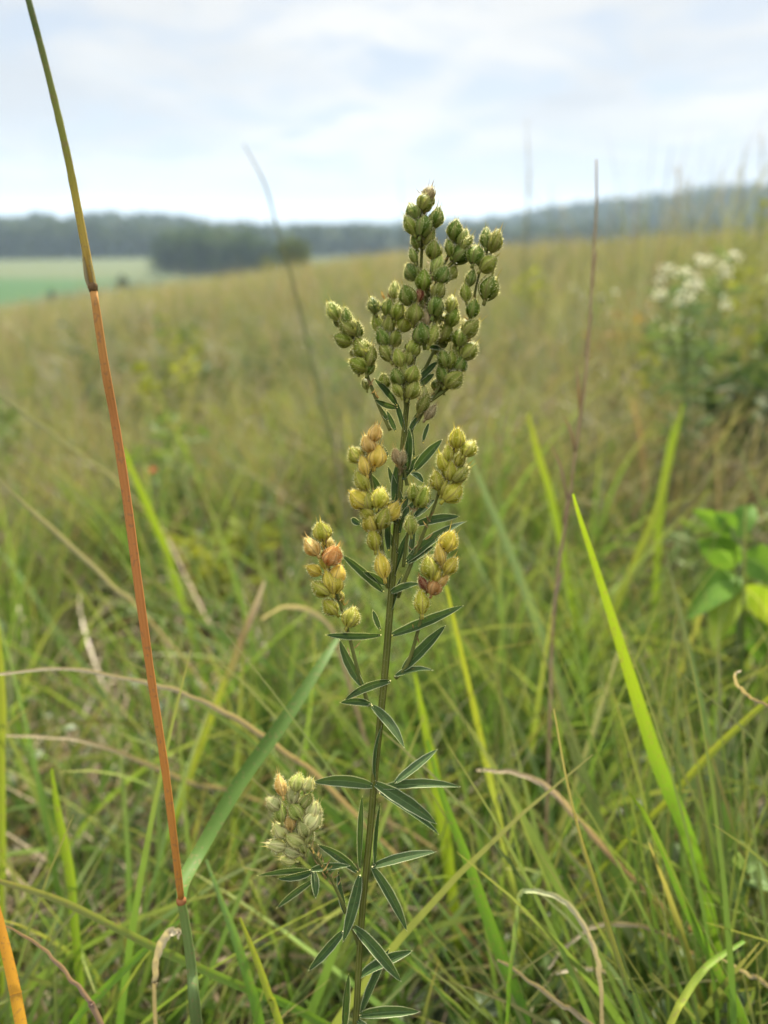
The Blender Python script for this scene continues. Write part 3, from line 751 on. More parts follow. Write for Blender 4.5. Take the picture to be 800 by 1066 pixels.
base = P(728, 470, 1.55); base.z = gz(base.x, base.y + .1); base.y += 0.1
wf = tag(empty('white_flower_plant', base), 'bushy plant with small white flower clusters in the right meadow', 'wildflower')
heads = [(695, 284, 1), (709, 278, .8), (722, 285, 1), (730, 278, 1), (738, 275, .9), (752, 272, .9), (760, 268, 1), (712, 303, 1), (722, 297, 1.1), (690, 312, 1.1), (735, 300, .9), (759, 293, .8), (711, 322, 1), (703, 339, 1.0), (692, 299, .5), (756, 315, .6), (719, 345, .5)]
sm = MB(); hub = base.lerp(P(722, 330, 1.6), 0.7); tips = []
sm.tube([base, base.lerp(hub, .5) + Vector((.004, 0, 0)), hub], [0.004, 0.0035, 0.003], 6)
for (x, y, s) in heads:
    p = P(x + random.uniform(-5, 5), y + random.uniform(-7, 7), 1.6 + random.uniform(-0.2, 0.2)); tips.append(p)
    sm.tube([Vector(q) for q in smooth_pts([hub, hub.lerp(p, .5) + Vector((0, 0, -0.01)), p], 7)], 0.0012, 5)
sm.build('stem', M_HERBSTEM, wf)
lm = MB(); leafy(lm, base.lerp(hub, .3), tips, 16, 0.055, 0.16); lm.build('foliage', M_HERB, wf)
for p, (x, y, s) in zip(tips, heads):
    fm = MB()
    for q in range(int(20 * s)):
        a, rr_ = random.random() * 6.28, 0.0155 * s * math.sqrt(random.random())
        fm.blob(p + Vector((rr_ * 1.25 * math.cos(a), rr_ * math.sin(a), random.uniform(-.008, .009))), 0.0028, 0.0028, 0.0026, 6, 4)
    fm.build('flower_cluster', M_WHITE, wf)

def shrub(name, label, cat, px, py, d, w, h, n, mat, size, group=None, wid=0.35):
    b = P(px, py, d); b.z = gz(b.x, b.y)
    e = tag(empty(name, b), label, cat, group)
    sm, lm = MB(), MB()
    tips = []
    for i in range(9):
        a = i * 2.4; q = random.uniform(0.3, 1)
        t = b + Vector((w * q * math.cos(a), w * q * math.sin(a), h * random.uniform(0.65, 1)))
        sm.tube([b, b.lerp(t, .5) + Vector((0, 0, h * .08)), t], [0.004, 0.003, 0.0015], 5); tips.append(t)
    sm.build('stem', M_HERBSTEM, e)
    leafy(lm, b, tips, n, size, wid)
    lm.build('foliage', mat, e)
    return e
M_DARKHERB = plain_leaf('dark_herb_leaf', (0.028, 0.05, 0.018), (0.06, 0.092, 0.03), 25, 0.3)
shrub('leafy_forb', 'dark green leafy clump at the right edge below the white flowers', 'plant', 792, 470, 1.75, 0.22, 0.50, 60, M_DARKHERB, 0.075)
M_YELHERB = plain_leaf('yellow_herb_leaf', (0.11, 0.135, 0.018), (0.17, 0.185, 0.03), 25, 0.4)
shrub('leafy_forb', 'yellow green leafy clump right of the white flowers at the right edge', 'plant', 800, 400, 2.2, 0.16, 0.62, 34, M_YELHERB, 0.06)
shrub('leafy_forb', 'low yellow green clump far behind the curved stalk', 'plant', 262, 440, 2.4, 0.30, 0.34, 40, M_YELHERB, 0.06)
shrub('leafy_forb', 'low green clump in the meadow left of the curved stalk', 'plant', 170, 420, 3.0, 0.4, 0.36, 40, M_DARKHERB, 0.08)
M_RUST = plain_leaf('rust_leaf', (0.18, 0.11, 0.035), (0.24, 0.16, 0.05), 25, 0.3)
shrub('leafy_forb', 'orange brown leafy plant right of the dry stalk in the far meadow', 'plant', 648, 345, 2.6, 0.13, 0.48, 26, M_RUST, 0.05)

M_MIDHERB = plain_leaf('green_herb_leaf', (0.06, 0.10, 0.022), (0.115, 0.155, 0.04), 25, 0.35)
for (fx_, fy_, fd_, fw_, fh_, fn_, mt_, lb_) in [
    (770, 420, 1.9, .16, .52, 40, M_MIDHERB, 'green leafy clump directly below the white flowers'), (690, 430, 2.3, .16, .44, 30, M_MIDHERB, 'green leafy clump left of the white flowers in the right meadow'),
    (810, 330, 3.0, .3, .8, 50, M_YELHERB, 'tall yellow green leafy clump on the right skyline edge'), (745, 330, 3.4, .3, .66, 44, M_MIDHERB, 'tall green leafy clump behind the white flowers'),
    (800, 620, 1.1, .13, .36, 40, M_MIDHERB, 'green leafy clump behind the broad leaved sprig at the right edge'), (430, 470, 2.6, .28, .34, 36, M_MIDHERB, 'low green leafy clump hidden behind the yellow seed spikes'),
    (80, 560, 1.7, .18, .28, 36, M_MIDHERB, 'low green leafy clump at the left, behind the pale fallen blades'), (230, 600, 1.5, .15, .26, 36, M_YELHERB, 'low yellow green clump between the orange stem and the left seed spike')]:
    shrub('leafy_forb', lb_, 'plant', fx_, fy_, fd_, fw_, fh_, fn_, mt_, 0.045)

for i in range(34):
    u_, d_ = random.uniform(-80, 880), 1.5 * (7 / 1.5) ** random.random()
    x_ = (u_ - 400) / FPX * d_; y_ = d_ * 0.98
    s_ = random.uniform(.7, 1.3)
    b_ = Vector((x_, y_, gz(x_, y_)))
    e = tag(empty('leafy_forb', b_), 'small leafy clump scattered in the blurred middle meadow', 'plant', 'leafy clumps in the middle meadow')
    sm_, lm_, tp_ = MB(), MB(), []
    for k_ in range(7):
        a_ = k_ * 2.4; t_ = b_ + Vector((.13 * s_ * math.cos(a_) * random.random(), .13 * s_ * math.sin(a_) * random.random(), random.uniform(.28, .46) * s_))
        sm_.tube([b_, b_.lerp(t_, .5), t_], [.003, .002, .001], 5); tp_.append(t_)
    sm_.build('stem', M_HERBSTEM, e)
    leafy(lm_, b_, tp_, random.randrange(16, 34), random.uniform(.03, .06), random.uniform(.2, .45))
    lm_.build('foliage', random.choice([M_MIDHERB, M_YELHERB, M_DARKHERB, M_YELHERB, M_MIDHERB, M_HERB]), e)

# red leaf in the left meadow
b = P(157, 492, 1.3); root = Vector((b.x, b.y + .02, gz(b.x, b.y + .02)))
rl = tag(empty('red_leaf_plant', root), 'small stalk with one red leaf right of the orange stem', 'plant')
mb = MB(); mb.tube([root, root.lerp(b, .5) + Vector((.005, 0, 0)), b], 0.0012, 5); mb.build('stem', M_HERBSTEM, rl)
mb = MB(); ribbon(mb, [b, b + Vector((0.004, 0, 0.005)), b + Vector((0.011, -.002, 0.004))], [.002, .009, .002], nseg=8)
mb.build('leaf', plain_leaf('red_leaf', (0.26, 0.05, 0.035), (0.34, 0.085, 0.05), 60, 0.3), rl)

# leafy sprig at the right edge
def ovate(mb, base, dirv, L, W, roll):
    pts = [base, base + dirv * L * .5 + Vector((0, 0, .06 * L)), base + dirv * L + Vector((0, 0, -.12 * L))]
    n = 12
    C = [Vector(p) for p in smooth_pts(pts, n)]
    rows = []
    side = dirv.cross((CAM - base).normalized()).normalized(); nr = side.cross(dirv)
    s = side * math.cos(roll) + nr * math.sin(roll); q = -side * math.sin(roll) + nr * math.cos(roll)
    for i, c in enumerate(C):
        t = i / (n - 1); w = W / 2 * max(0.02, math.sin(math.pi * t ** 0.75)) ** 0.8
        rows.append([c + s * w * k + q * w * 0.3 * abs(k) for k in (-1, -.66, -.33, 0, .33, .66, 1)])
    mb.sheet(rows)
def vein_leaf(name, c1, c2, vein):
    m, nt, N = new_mat(name)
    uv = N('ShaderNodeUVMap'); sx = N('ShaderNodeSeparateXYZ'); nt.links.new(uv.outputs[0], sx.inputs[0])
    tc = N('ShaderNodeTexCoord'); n1 = noise(nt, N, 40, 3, tc.outputs['Object'])
    rp = ramp(N, [(0.3, c1), (0.7, c2)]); nt.links.new(n1.outputs[0], rp.inputs[0])
    ax = math_n(nt, N, 'ABSOLUTE', math_n(nt, N, 'SUBTRACT', sx.outputs[0], 0.5))
    mid = math_n(nt, N, 'LESS_THAN', ax, 0.03)
    w = math_n(nt, N, 'SINE', math_n(nt, N, 'MULTIPLY', math_n(nt, N, 'SUBTRACT', sx.outputs[1], math_n(nt, N, 'MULTIPLY', ax, 0.5)), 55.0))
    lat = math_n(nt, N, 'MULTIPLY', math_n(nt, N, 'GREATER_THAN', w, 0.85), 0.5)
    c = mixc(nt, N, math_n(nt, N, 'MAXIMUM', mid, lat), rp.outputs[0], vein)
    finish_leaf(nt, N, c, 0.45, 0.6, 0.1)
    return m
M_SPRIG = vein_leaf('sprig_leaf', (0.055, 0.125, 0.014), (0.095, 0.175, 0.018), (0.12, 0.2, 0.04))
M_SPRIG_Y = vein_leaf('sprig_yellow_leaf', (0.11, 0.18, 0.012), (0.17, 0.22, 0.018), (0.2, 0.24, 0.06))
b = P(765, 690, 0.86); root = Vector((b.x + .01, b.y + .03, gz(b.x, b.y)))
sp = tag(empty('leafy_sprig', root), 'leafy green sprig with broad oval leaves at the right edge', 'plant')
top = P(762, 548, 0.86)
st_ = [Vector(q) for q in smooth_pts([root, root.lerp(b, .6), b, P(770, 620, .86), top], 24)]
mb = MB(); mb.tube(st_, 0.0016, 6); mb.build('stem', M_HERBSTEM, sp)
for (bx, by, tx, ty, W, d2, mt, rl_) in [(768, 590, 728, 556, 34, 0, 0, .3), (770, 600, 740, 625, 36, -.01, 0, 1.0), (772, 580, 810, 600, 40, 0, 0, .9), (765, 560, 786, 520, 24, .02, 0, .4), (762, 560, 722, 525, 18, .02, 0, .2),
                                    (766, 612, 744, 668, 36, -.06, 1, .9), (764, 606, 716, 632, 34, -.08, 0, .5), (770, 640, 800, 690, 30, .0, 0, .6), (764, 555, 745, 530, 20, .0, 0, .7), (772, 610, 806, 645, 30, .02, 1, .5), (768, 640, 752, 660, 20, .03, 0, .5)]:
    p0, p1 = P(bx, by, .86), P(tx, ty, .86 + d2)
    mb = MB(); ovate(mb, p0, (p1 - p0).normalized(), (p1 - p0).length, W * .86 / FPX, (rl_ - .5) * (1 if tx > bx else -1))
    o = mb.build('leaf', M_SPRIG_Y if mt else M_SPRIG, sp)
    if mt: o['label'] = 'yellow green leaf'
# pale leaves low at the right edge
b = P(770, 960, 0.6); root = Vector((b.x, b.y + .02, gz(b.x, b.y)))
pl = tag(empty('pale_leaf_seedling', root), 'seedling with pale green rounded leaves low at the right edge', 'plant')
mb = MB(); t_ = P(772, 905, .6); mb.tube([root, root.lerp(t_, .5), t_], 0.0012, 5); mb.build('stem', M_HERBSTEM, pl)
M_PALE = vein_leaf('pale_leaf', (0.10, 0.16, 0.045), (0.14, 0.20, 0.07), (0.18, 0.24, 0.11))
for (bx, by, tx, ty, W) in [(775, 912, 757, 935, 26), (772, 905, 800, 895, 28), (772, 905, 768, 880, 22), (774, 915, 812, 925, 30)]:
    p0, p1 = P(bx, by, .6), P(tx, ty, .58)
    mb = MB(); ovate(mb, p0, (p1 - p0).normalized(), (p1 - p0).length, W * .6 / FPX, 0.8); mb.build('leaf', M_PALE, pl)

# ------------------------------------------------------------------ far trees
def crown_mat(name, c1, c2, sc):
    m, nt, N = new_mat(name)
    geo = N('ShaderNodeNewGeometry'); n1 = noise(nt, N, sc, 3, geo.outputs['Position'])
    rp = ramp(N, [(0.35, c1), (0.65, c2)]); nt.links.new(n1.outputs[0], rp.inputs[0])
    finish_leaf(nt, N, rp.outputs[0], 0.2, 0.7, 0.1)
    return m
M_CROWN = crown_mat('tree_foliage', (0.026, 0.047, 0.013), (0.054, 0.082, 0.022), 0.25)
M_CROWN2 = crown_mat('yellowish_foliage', (0.05, 0.07, 0.018), (0.08, 0.098, 0.028), 0.4)  # paler, yellower leaf green for some whole trees
M_WOOD = crown_mat('forest_foliage', (0.020, 0.034, 0.013), (0.05, 0.068, 0.023), 0.06)
M_BARK = plain_leaf('bark', (0.06, 0.045, 0.03), (0.13, 0.10, 0.075), 2, 0)

def leaf_cards(centers, size):
    """small leaf-clump faces, random orientation"""
    n = len(centers)
    a = rng.normal(size=(n, 3)); a /= np.linalg.norm(a, axis=1)[:, None]
    b = np.cross(a, rng.normal(size=(n, 3))); b /= np.linalg.norm(b, axis=1)[:, None]
    s = (size * rng.uniform(0.6, 1.3, n))[:, None]
    q = np.stack([centers - a * s - b * s * .3, centers - b * s, centers + a * s + b * s * .2, centers + b * s * 1.1], 1)
    return q.reshape(-1, 3)

def crown_points(n, h, r, lobes=9):
    lc = np.stack([rng.normal(0, r * .45, lobes), rng.normal(0, r * .45, lobes), rng.uniform(h * .35, h * .85, lobes)], -1)
    lr = rng.uniform(.28, .5, lobes) * r
    k = rng.integers(0, lobes, n)
    dv = rng.normal(size=(n, 3)); dv /= np.linalg.norm(dv, axis=1)[:, None]
    return lc[k] + dv * (lr[k] * rng.random(n) ** 0.35)[:, None] * np.array([1.1, 1.1, 1.25])

def tree_proto(h, r, nleaf, size, mat):
    e = bpy.data.objects.new('tree', None); COL.objects.link(e)
    mb = MB()
    mb.tube([Vector((0, 0, -.3)), Vector((.05, 0, h * .3)), Vector((0, .1, h * .7))], [h * .03, h * .022, h * .008], 8)
    for i in range(5):
        a = i * 1.3; z0 = h * (.22 + .08 * i)
        mb.tube([Vector((0, 0, z0)), Vector((r * .35 * math.cos(a), r * .35 * math.sin(a), z0 + h * .12)), Vector((r * .6 * math.cos(a), r * .6 * math.sin(a), z0 + h * .2))], [h * .01, h * .007, h * .003], 5)
    mb.build('trunk', M_BARK, e)
    pts = crown_points(nleaf, h, r)
    low = crown_points(nleaf // 3, h * .45, r * .9)
    v = leaf_cards(np.vstack([pts, low + np.array([0, 0, .3])]), size)
    o = mesh_np('crown', v, np.arange(len(v)).reshape(-1, 4), [mat], smooth=False)
    o.parent = e
    return e
protos = [tree_proto(14.5, 6.5, 1500, 0.55, M_CROWN), tree_proto(13.5, 6.0, 1400, 0.5, M_CROWN2), tree_proto(15, 5.5, 1500, 0.5, M_CROWN)]
used = set()
def place_tree(kind, x, y, s, label, cat='tree', group=None, name='tree'):
    p = protos[kind]
    if kind in used:
        r_ = p.copy(); COL.objects.link(r_)
        for ch in p.children:
            c_ = ch.copy(); COL.objects.link(c_); c_.parent = r_
    else:
        r_ = p; used.add(kind)
    r_.name = name
    r_.location = (x, y, gz(x, y)); r_.scale = (s, s, s); r_.rotation_euler = (0, 0, random.uniform(0, 6.28))
    return tag(r_, label, cat, group)
def ux(u, y): return (u - 400) / 867 * y
gl = 'trees in the clump beyond the green field'
for (u, y, s, k) in [(u_, y_ * .86, s_ * (.88, .74, .92, .8, .97, .7)[(u_ * 7) % 6], k_) for (u_, y_, s_, k_) in [(172, 330, .93, 0), (182, 345, .97, 2), (190, 322, 1.0, 0), (200, 335, 1.02, 1), (208, 312, .95, 2), (216, 330, 1.0, 0), (225, 305, .98, 2), (232, 322, 1.0, 1), (240, 300, .95, 0), (248, 318, 1.0, 2), (256, 300, .93, 0), (263, 312, .95, 1), (270, 304, .9, 0), (178, 360, 1, 1), (236, 345, 1.03, 0), (214, 352, 1.03, 2)]]:
    place_tree(k, ux(u, y), y, s, 'rounded green tree in the clump beyond the green field', group=gl)
place_tree(1, ux(301, 112), 112, 0.52, 'small lone tree right of the clump on the hill edge')
place_tree(0, ux(122, 195), 195, 0.24, 'small dark bush at the near edge of the green field', 'bush', name='bush')
for u, y in [(45, 166), (60, 166), (78, 168), (160, 205), (92, 172), (140, 196)]:
    place_tree(0, ux(u, y), y, random.uniform(.10, .15), 'low bush in the hedge along the near edge of the green field', 'bush', 'bushes along the field edge', 'bush')

# woods on the ridges: one mass
def wood(n):
    u = rng.uniform(-260, 1080, n * 4)
    RR_ = np.interp(u, U_T, R_T)
    q = rng.random(n * 4)
    r = 452 + (RR_ + 60 - 452) * np.where(q < .25, q * .25, q)
    y = r / np.sqrt(1 + ((u - 400) / 867) ** 2); x = (u - 400) / 867 * y
    x, y = x[:n], y[:n]
    z = terrain(x, y)
    V = []
    for i in range(n):
        h = TREE * rng.choice([.75, .9, 1.0, 1.1, 1.35]) * rng.uniform(.9, 1.1); k = 90
        c = crown_points(k, h, 5.2, 6) + np.array([x[i], y[i], z[i]])
        V.append(leaf_cards(c, 1.7))
        # under-storey so that the wood's edge closes to the ground
        c2 = np.stack([rng.normal(0, 3.2, 16), rng.normal(0, 3.2, 16), rng.uniform(.3, h * .5, 16)], -1) + np.array([x[i], y[i], z[i]])
        V.append(leaf_cards(c2, 1.8))
    v = np.vstack(V)
    return mesh_np('woodland', v, np.arange(len(v)).reshape(-1, 4), [M_WOOD], smooth=False)
w = wood(3600)
tag(w, 'dark woods covering the far ridges along the horizon', 'woods', kind='stuff')

# pale farmhouse at the edge of the left woods
M_WALL = plain_leaf('white_boards', (0.62, 0.63, 0.62), (0.74, 0.75, 0.74), 1.5, 0)
M_ROOF = plain_leaf('grey_roof', (0.45, 0.47, 0.5), (0.55, 0.57, 0.6), 1.0, 0)
M_PANE = plain_leaf('dark_pane', (0.02, 0.025, 0.03), (0.04, 0.045, 0.05), 1.0, 0, spec=0.6, rough=0.1)
hx, hy = ux(30, 436), 436; hz = gz(hx, hy)
hs = tag(empty('farmhouse', (hx, hy, hz)), 'small pale farmhouse in front of the woods at far left', 'house')
def boxmb(mb, x0, x1, y0, y1, z0, z1, mat=0):
    b0 = len(mb.v)
    for z in (z0, z1):
        for (x, y) in ((x0, y0), (x1, y0), (x1, y1), (x0, y1)): mb.v.append(Vector((hx + x, hy + y, hz + z)))
    for f in ((3, 2, 1, 0), (4, 5, 6, 7), (0, 1, 5, 4), (1, 2, 6, 5), (2, 3, 7, 6), (3, 0, 4, 7)): mb.face(tuple(b0 + i for i in f), mat)
mb = MB(); boxmb(mb, -4, 4, -3, 3, -.4, 3.0)
b0 = len(mb.v); mb.v += [Vector((hx - 4, hy - 3, hz + 3)), Vector((hx - 4, hy + 3, hz + 3)), Vector((hx - 4, hy, hz + 5)), Vector((hx + 4, hy - 3, hz + 3)), Vector((hx + 4, hy + 3, hz + 3)), Vector((hx + 4, hy, hz + 5))]
mb.face((b0, b0 + 1, b0 + 2)); mb.face((b0 + 3, b0 + 5, b0 + 4)); mb.build('wall', M_WALL, hs, smooth=False)
mb = MB()
for sgn in (-1, 1):
    b0 = len(mb.v)
    for dz in (0.02, 0.2):
        mb.v += [Vector((hx - 4.4, hy + sgn * 3.5, hz + 2.67 + dz)), Vector((hx + 4.4, hy + sgn * 3.5, hz + 2.67 + dz)), Vector((hx + 4.4, hy, hz + 5 + dz)), Vector((hx - 4.4, hy, hz + 5 + dz))]
    for f in ((0, 1, 2, 3), (4, 5, 6, 7), (0, 1, 5, 4), (1, 2, 6, 5), (2, 3, 7, 6), (3, 0, 4, 7)): mb.face(tuple(b0 + i for i in f))
roof = mb.build('roof', M_ROOF, hs, smooth=False)
for wx in (-2.5, 2.3):
    mb = MB(); boxmb(mb, wx - .5, wx + .5, -3.06, -2.98, 1.0, 2.3); mb.build('window', M_PANE, hs, smooth=False)
mb = MB(); boxmb(mb, -.5, .5, -3.05, -2.98, -.3, 2.1); mb.build('door', plain_leaf('door_paint', (.2, .1, .07), (.25, .13, .09), 1, 0), hs, smooth=False)

# haze: even pale air over the whole valley
zmax = 75.0
hzb = MB()
for z in (-16.0, zmax):
    for (x, y) in ((-2700, -2700), (2700, -2700), (2700, 2700), (-2700, 2700)): hzb.v.append(Vector((x, y, z)))
for f in ((3, 2, 1, 0), (4, 5, 6, 7), (0, 1, 5, 4), (1, 2, 6, 5), (2, 3, 7, 6), (3, 0, 4, 7)): hzb.face(f)
m, nt, N = new_mat('pale_air')
out = N('ShaderNodeOutputMaterial'); pv = N('ShaderNodeVolumePrincipled')
pv.inputs['Color'].default_value = (0.62, 0.80, 1.0, 1); pv.inputs['Density'].default_value = 0.00022; pv.inputs['Anisotropy'].default_value = 0.0
nt.links.new(pv.outputs[0], out.inputs['Volume'])
haze = hzb.build('haze', m, smooth=False)
tag(haze, 'pale blue haze in the valley air', 'haze', kind='stuff')

# ------------------------------------------------------------------ the bush clover
def dz(py):                                   # the plant leans back a little: depth along the view axis
    return 0.366 + 0.034 * (py - 190) / 876.0
def Q(px, py, off=0.0): return P(px, py, dz(py) + off)
MM = 0.001

stem_px = [(370, 1072, 8.2), (374, 1000, 8.4), (379, 930, 8.4), (385, 870, 8.6), (391, 800, 8.8), (396, 750, 8.8), (401, 700, 9.2), (405, 650, 9.2), (409, 600, 8.8), (413, 550, 8.2), (417, 500, 7.6),
           (421, 450, 7), (426, 400, 6.2), (432, 350, 5.2), (437, 300, 4.4), (440, 250, 3.6), (442, 210, 2.6)]
P3 = [Q(x, y) for x, y, w in stem_px]; W = [w * dz(y) / FPX for x, y, w in stem_px]
d = (P3[0] - P3[2]).normalized()
k = (P3[0].z) / -d.z
proot = P3[0] + d * k + Vector((0, 0.03, 0)); proot.z = gz(proot.x, proot.y)
plant = tag(empty('bush_clover', proot), 'tall upright bush clover with narrow leaves and plump green and yellow seed pods', 'wild plant')
M_STEM = stem_mat('clover_stem', (0.05, 0.062, 0.008), (0.095, 0.10, 0.016), 120)
M_TWIG = stem_mat('clover_twig', (0.06, 0.082, 0.016), (0.115, 0.12, 0.03), 140)
C = [Vector(p) for p in smooth_pts([proot, proot.lerp(P3[0], .5)] + P3, 120)]
Rr = [w / 2 * .84 for w in smooth_pts([(v, 0) for v in [0.0042, 0.0041] + W], 120)[:, 0]]
mb = MB(); mb.tube(C, Rr, 12)
for i in range(900):                          # appressed pale down along the stem
    j = random.randrange(30, 118); t = (C[j + 1] - C[j]).normalized(); a = t.orthogonal().normalized()
    an = random.random() * 6.283; rv = a * math.cos(an) + t.cross(a) * math.sin(an)
    p = C[j].lerp(C[j + 1], random.random()) + rv * Rr[j] * 0.98
    tp = p + rv * random.uniform(.15, .4) * MM + t * random.uniform(.3, .8) * MM
    s = rv.cross(t) * 0.035 * MM
    b0 = len(mb.v); mb.v += [p - s, p + s, tp]; mb.face((b0, b0 + 1, b0 + 2), 1)
M_DOWN = plain_leaf('pale_down', (0.50, 0.48, 0.30), (0.66, 0.63, 0.44), 300, 0.5, 0.1, 0.7)
mb.build('stem', [M_STEM, M_DOWN], plant)

# ---- leaflets
m, nt, N = new_mat('clover_leaflet')
uv = N('ShaderNodeUVMap'); sx = N('ShaderNodeSeparateXYZ'); nt.links.new(uv.outputs[0], sx.inputs[0])
tc = N('ShaderNodeTexCoord'); oi = N('ShaderNodeObjectInfo')
n1 = noise(nt, N, 350, 3, tc.outputs['Object'])
rp = ramp(N, [(0.3, (0.013, 0.034, 0.007)), (0.7, (0.03, 0.06, 0.012))]); nt.links.new(n1.outputs[0], rp.inputs[0])
base = mixc(nt, N, math_n(nt, N, 'MULTIPLY', oi.outputs['Random'], 0.5), rp.outputs[0], (0.05, 0.078, 0.016))
ax = math_n(nt, N, 'ABSOLUTE', math_n(nt, N, 'SUBTRACT', sx.outputs[0], 0.5))
lat = math_n(nt, N, 'SINE', math_n(nt, N, 'MULTIPLY', math_n(nt, N, 'SUBTRACT', sx.outputs[1], math_n(nt, N, 'MULTIPLY', ax, 0.35)), 150.0))
latm = math_n(nt, N, 'MULTIPLY', math_n(nt, N, 'GREATER_THAN', lat, 0.75), 0.22)
sp_ = noise(nt, N, 900, 2, tc.outputs['Object'])
base = mixc(nt, N, math_n(nt, N, 'MULTIPLY', math_n(nt, N, 'GREATER_THAN', sp_.outputs[0], 0.66), 0.6), base, (0.10, 0.075, 0.025))
c = mixc(nt, N, latm, base, (0.075, 0.105, 0.04))
c = mixc(nt, N, math_n(nt, N, 'LESS_THAN', ax, 0.035), c, (0.06, 0.095, 0.028))
mr = N('ShaderNodeMapRange'); mr.inputs[1].default_value = 0.415; mr.inputs[2].default_value = 0.475; nt.links.new(ax, mr.inputs[0])
c = mixc(nt, N, math_n(nt, N, 'MULTIPLY', mr.outputs[0], 0.85), c, (0.30, 0.32, 0.19))
geo = N('ShaderNodeNewGeometry')
under = mixc(nt, N, n1.outputs[0], (0.10, 0.13, 0.07), (0.16, 0.19, 0.11))       # silvery underside
c = mixc(nt, N, geo.outputs['Backfacing'], c, under)
bp = N('ShaderNodeBump'); bp.inputs['Strength'].default_value = 0.35; bp.inputs['Distance'].default_value = 0.0004
nt.links.new(lat, bp.inputs['Height'])
finish_leaf(nt, N, c, 0.22, 0.55, 0.18, normal=bp.outputs[0])
M_LEAF = m

def leaflet(bx, by, tx, ty, w, dtip=None, roll=None, arch=None, fold=0.42, dbase=0.0):
    dtip = random.uniform(-5, 5) * MM if dtip is None else dtip * MM
    roll = random.uniform(-0.5, 0.5) if roll is None else roll
    arch = random.uniform(-0.03, 0.05) if arch is None else arch
    p0, p1 = Q(bx, by, dbase * MM - 0.0016), Q(tx, ty, dtip - 0.0016)
    T = p1 - p0; L = T.length; T.normalize()
    view = (CAM - p0).normalized()
    side = T.cross(view).normalized(); nrm = side.cross(T).normalized()
    inpl = side * (1 if side.z > 0 else -1)
    n, nc = 18, 9
    half = w * dz(by) / FPX / 2 * random.uniform(.84, 1.04)
    twist = random.gauss(0, .5); curl = random.uniform(-.10, .06); fold = random.uniform(.2, .75)
    s = side * math.cos(roll) + nrm * math.sin(roll); q = nrm * math.cos(roll) - side * math.sin(roll)
    mb = MB(); rows = []
    for i in range(n):
        t = i / (n - 1)
        c = p0 + T * L * t + inpl * arch * L * 4 * t * (1 - t)
        prof = max(0.03, min(1.0, (math.sin(math.pi * min(1, 0.06 + t * 0.94) ** 0.9)) ** 0.62 * 1.03))
        hw = half * prof * (1 + 0.03 * math.sin(t * 23 + bx))
        tw = twist * (t - .3); s2 = s * math.cos(tw) + q * math.sin(tw); q2 = q * math.cos(tw) - s * math.sin(tw)
        c = c + q * (curl * L * t * t)
        rows.append([c + s2 * hw * u + q2 * hw * fold * (abs(u) ** 1.2) for u in np.linspace(-1, 1, nc)])
    mb.sheet(rows, 0)
    # bristle tip and fringe of pale hairs along the margin
    b0 = len(mb.v); e = rows[-1][nc // 2]; mb.v += [e - s * .12 * MM, e + s * .12 * MM, e + T * .9 * MM]; mb.face((b0, b0 + 1, b0 + 2), 1)
    for r in range(1, n - 1):
        for sg, col in ((-1, 0), (1, nc - 1)):
            for z in range(4):
                p = rows[r][col].lerp(rows[r + 1][col], random.random())
                hd = (s * sg * random.uniform(.5, 1) + T * random.uniform(.3, .9) + q * random.uniform(-.3, .5)).normalized()
                b0 = len(mb.v); mb.v += [p - T * .03 * MM, p + T * .03 * MM, p + hd * random.uniform(.25, .55) * MM]; mb.face((b0, b0 + 1, b0 + 2), 1)
    # short stalk
    b_ = Q(bx, by, dbase * MM)
    mb.tube([b_ - T * .5 * MM, p0 + T * .8 * MM], 0.28 * MM, 5, 1)
    return mb.build('leaflet', [M_LEAF, M_DOWN], plant)

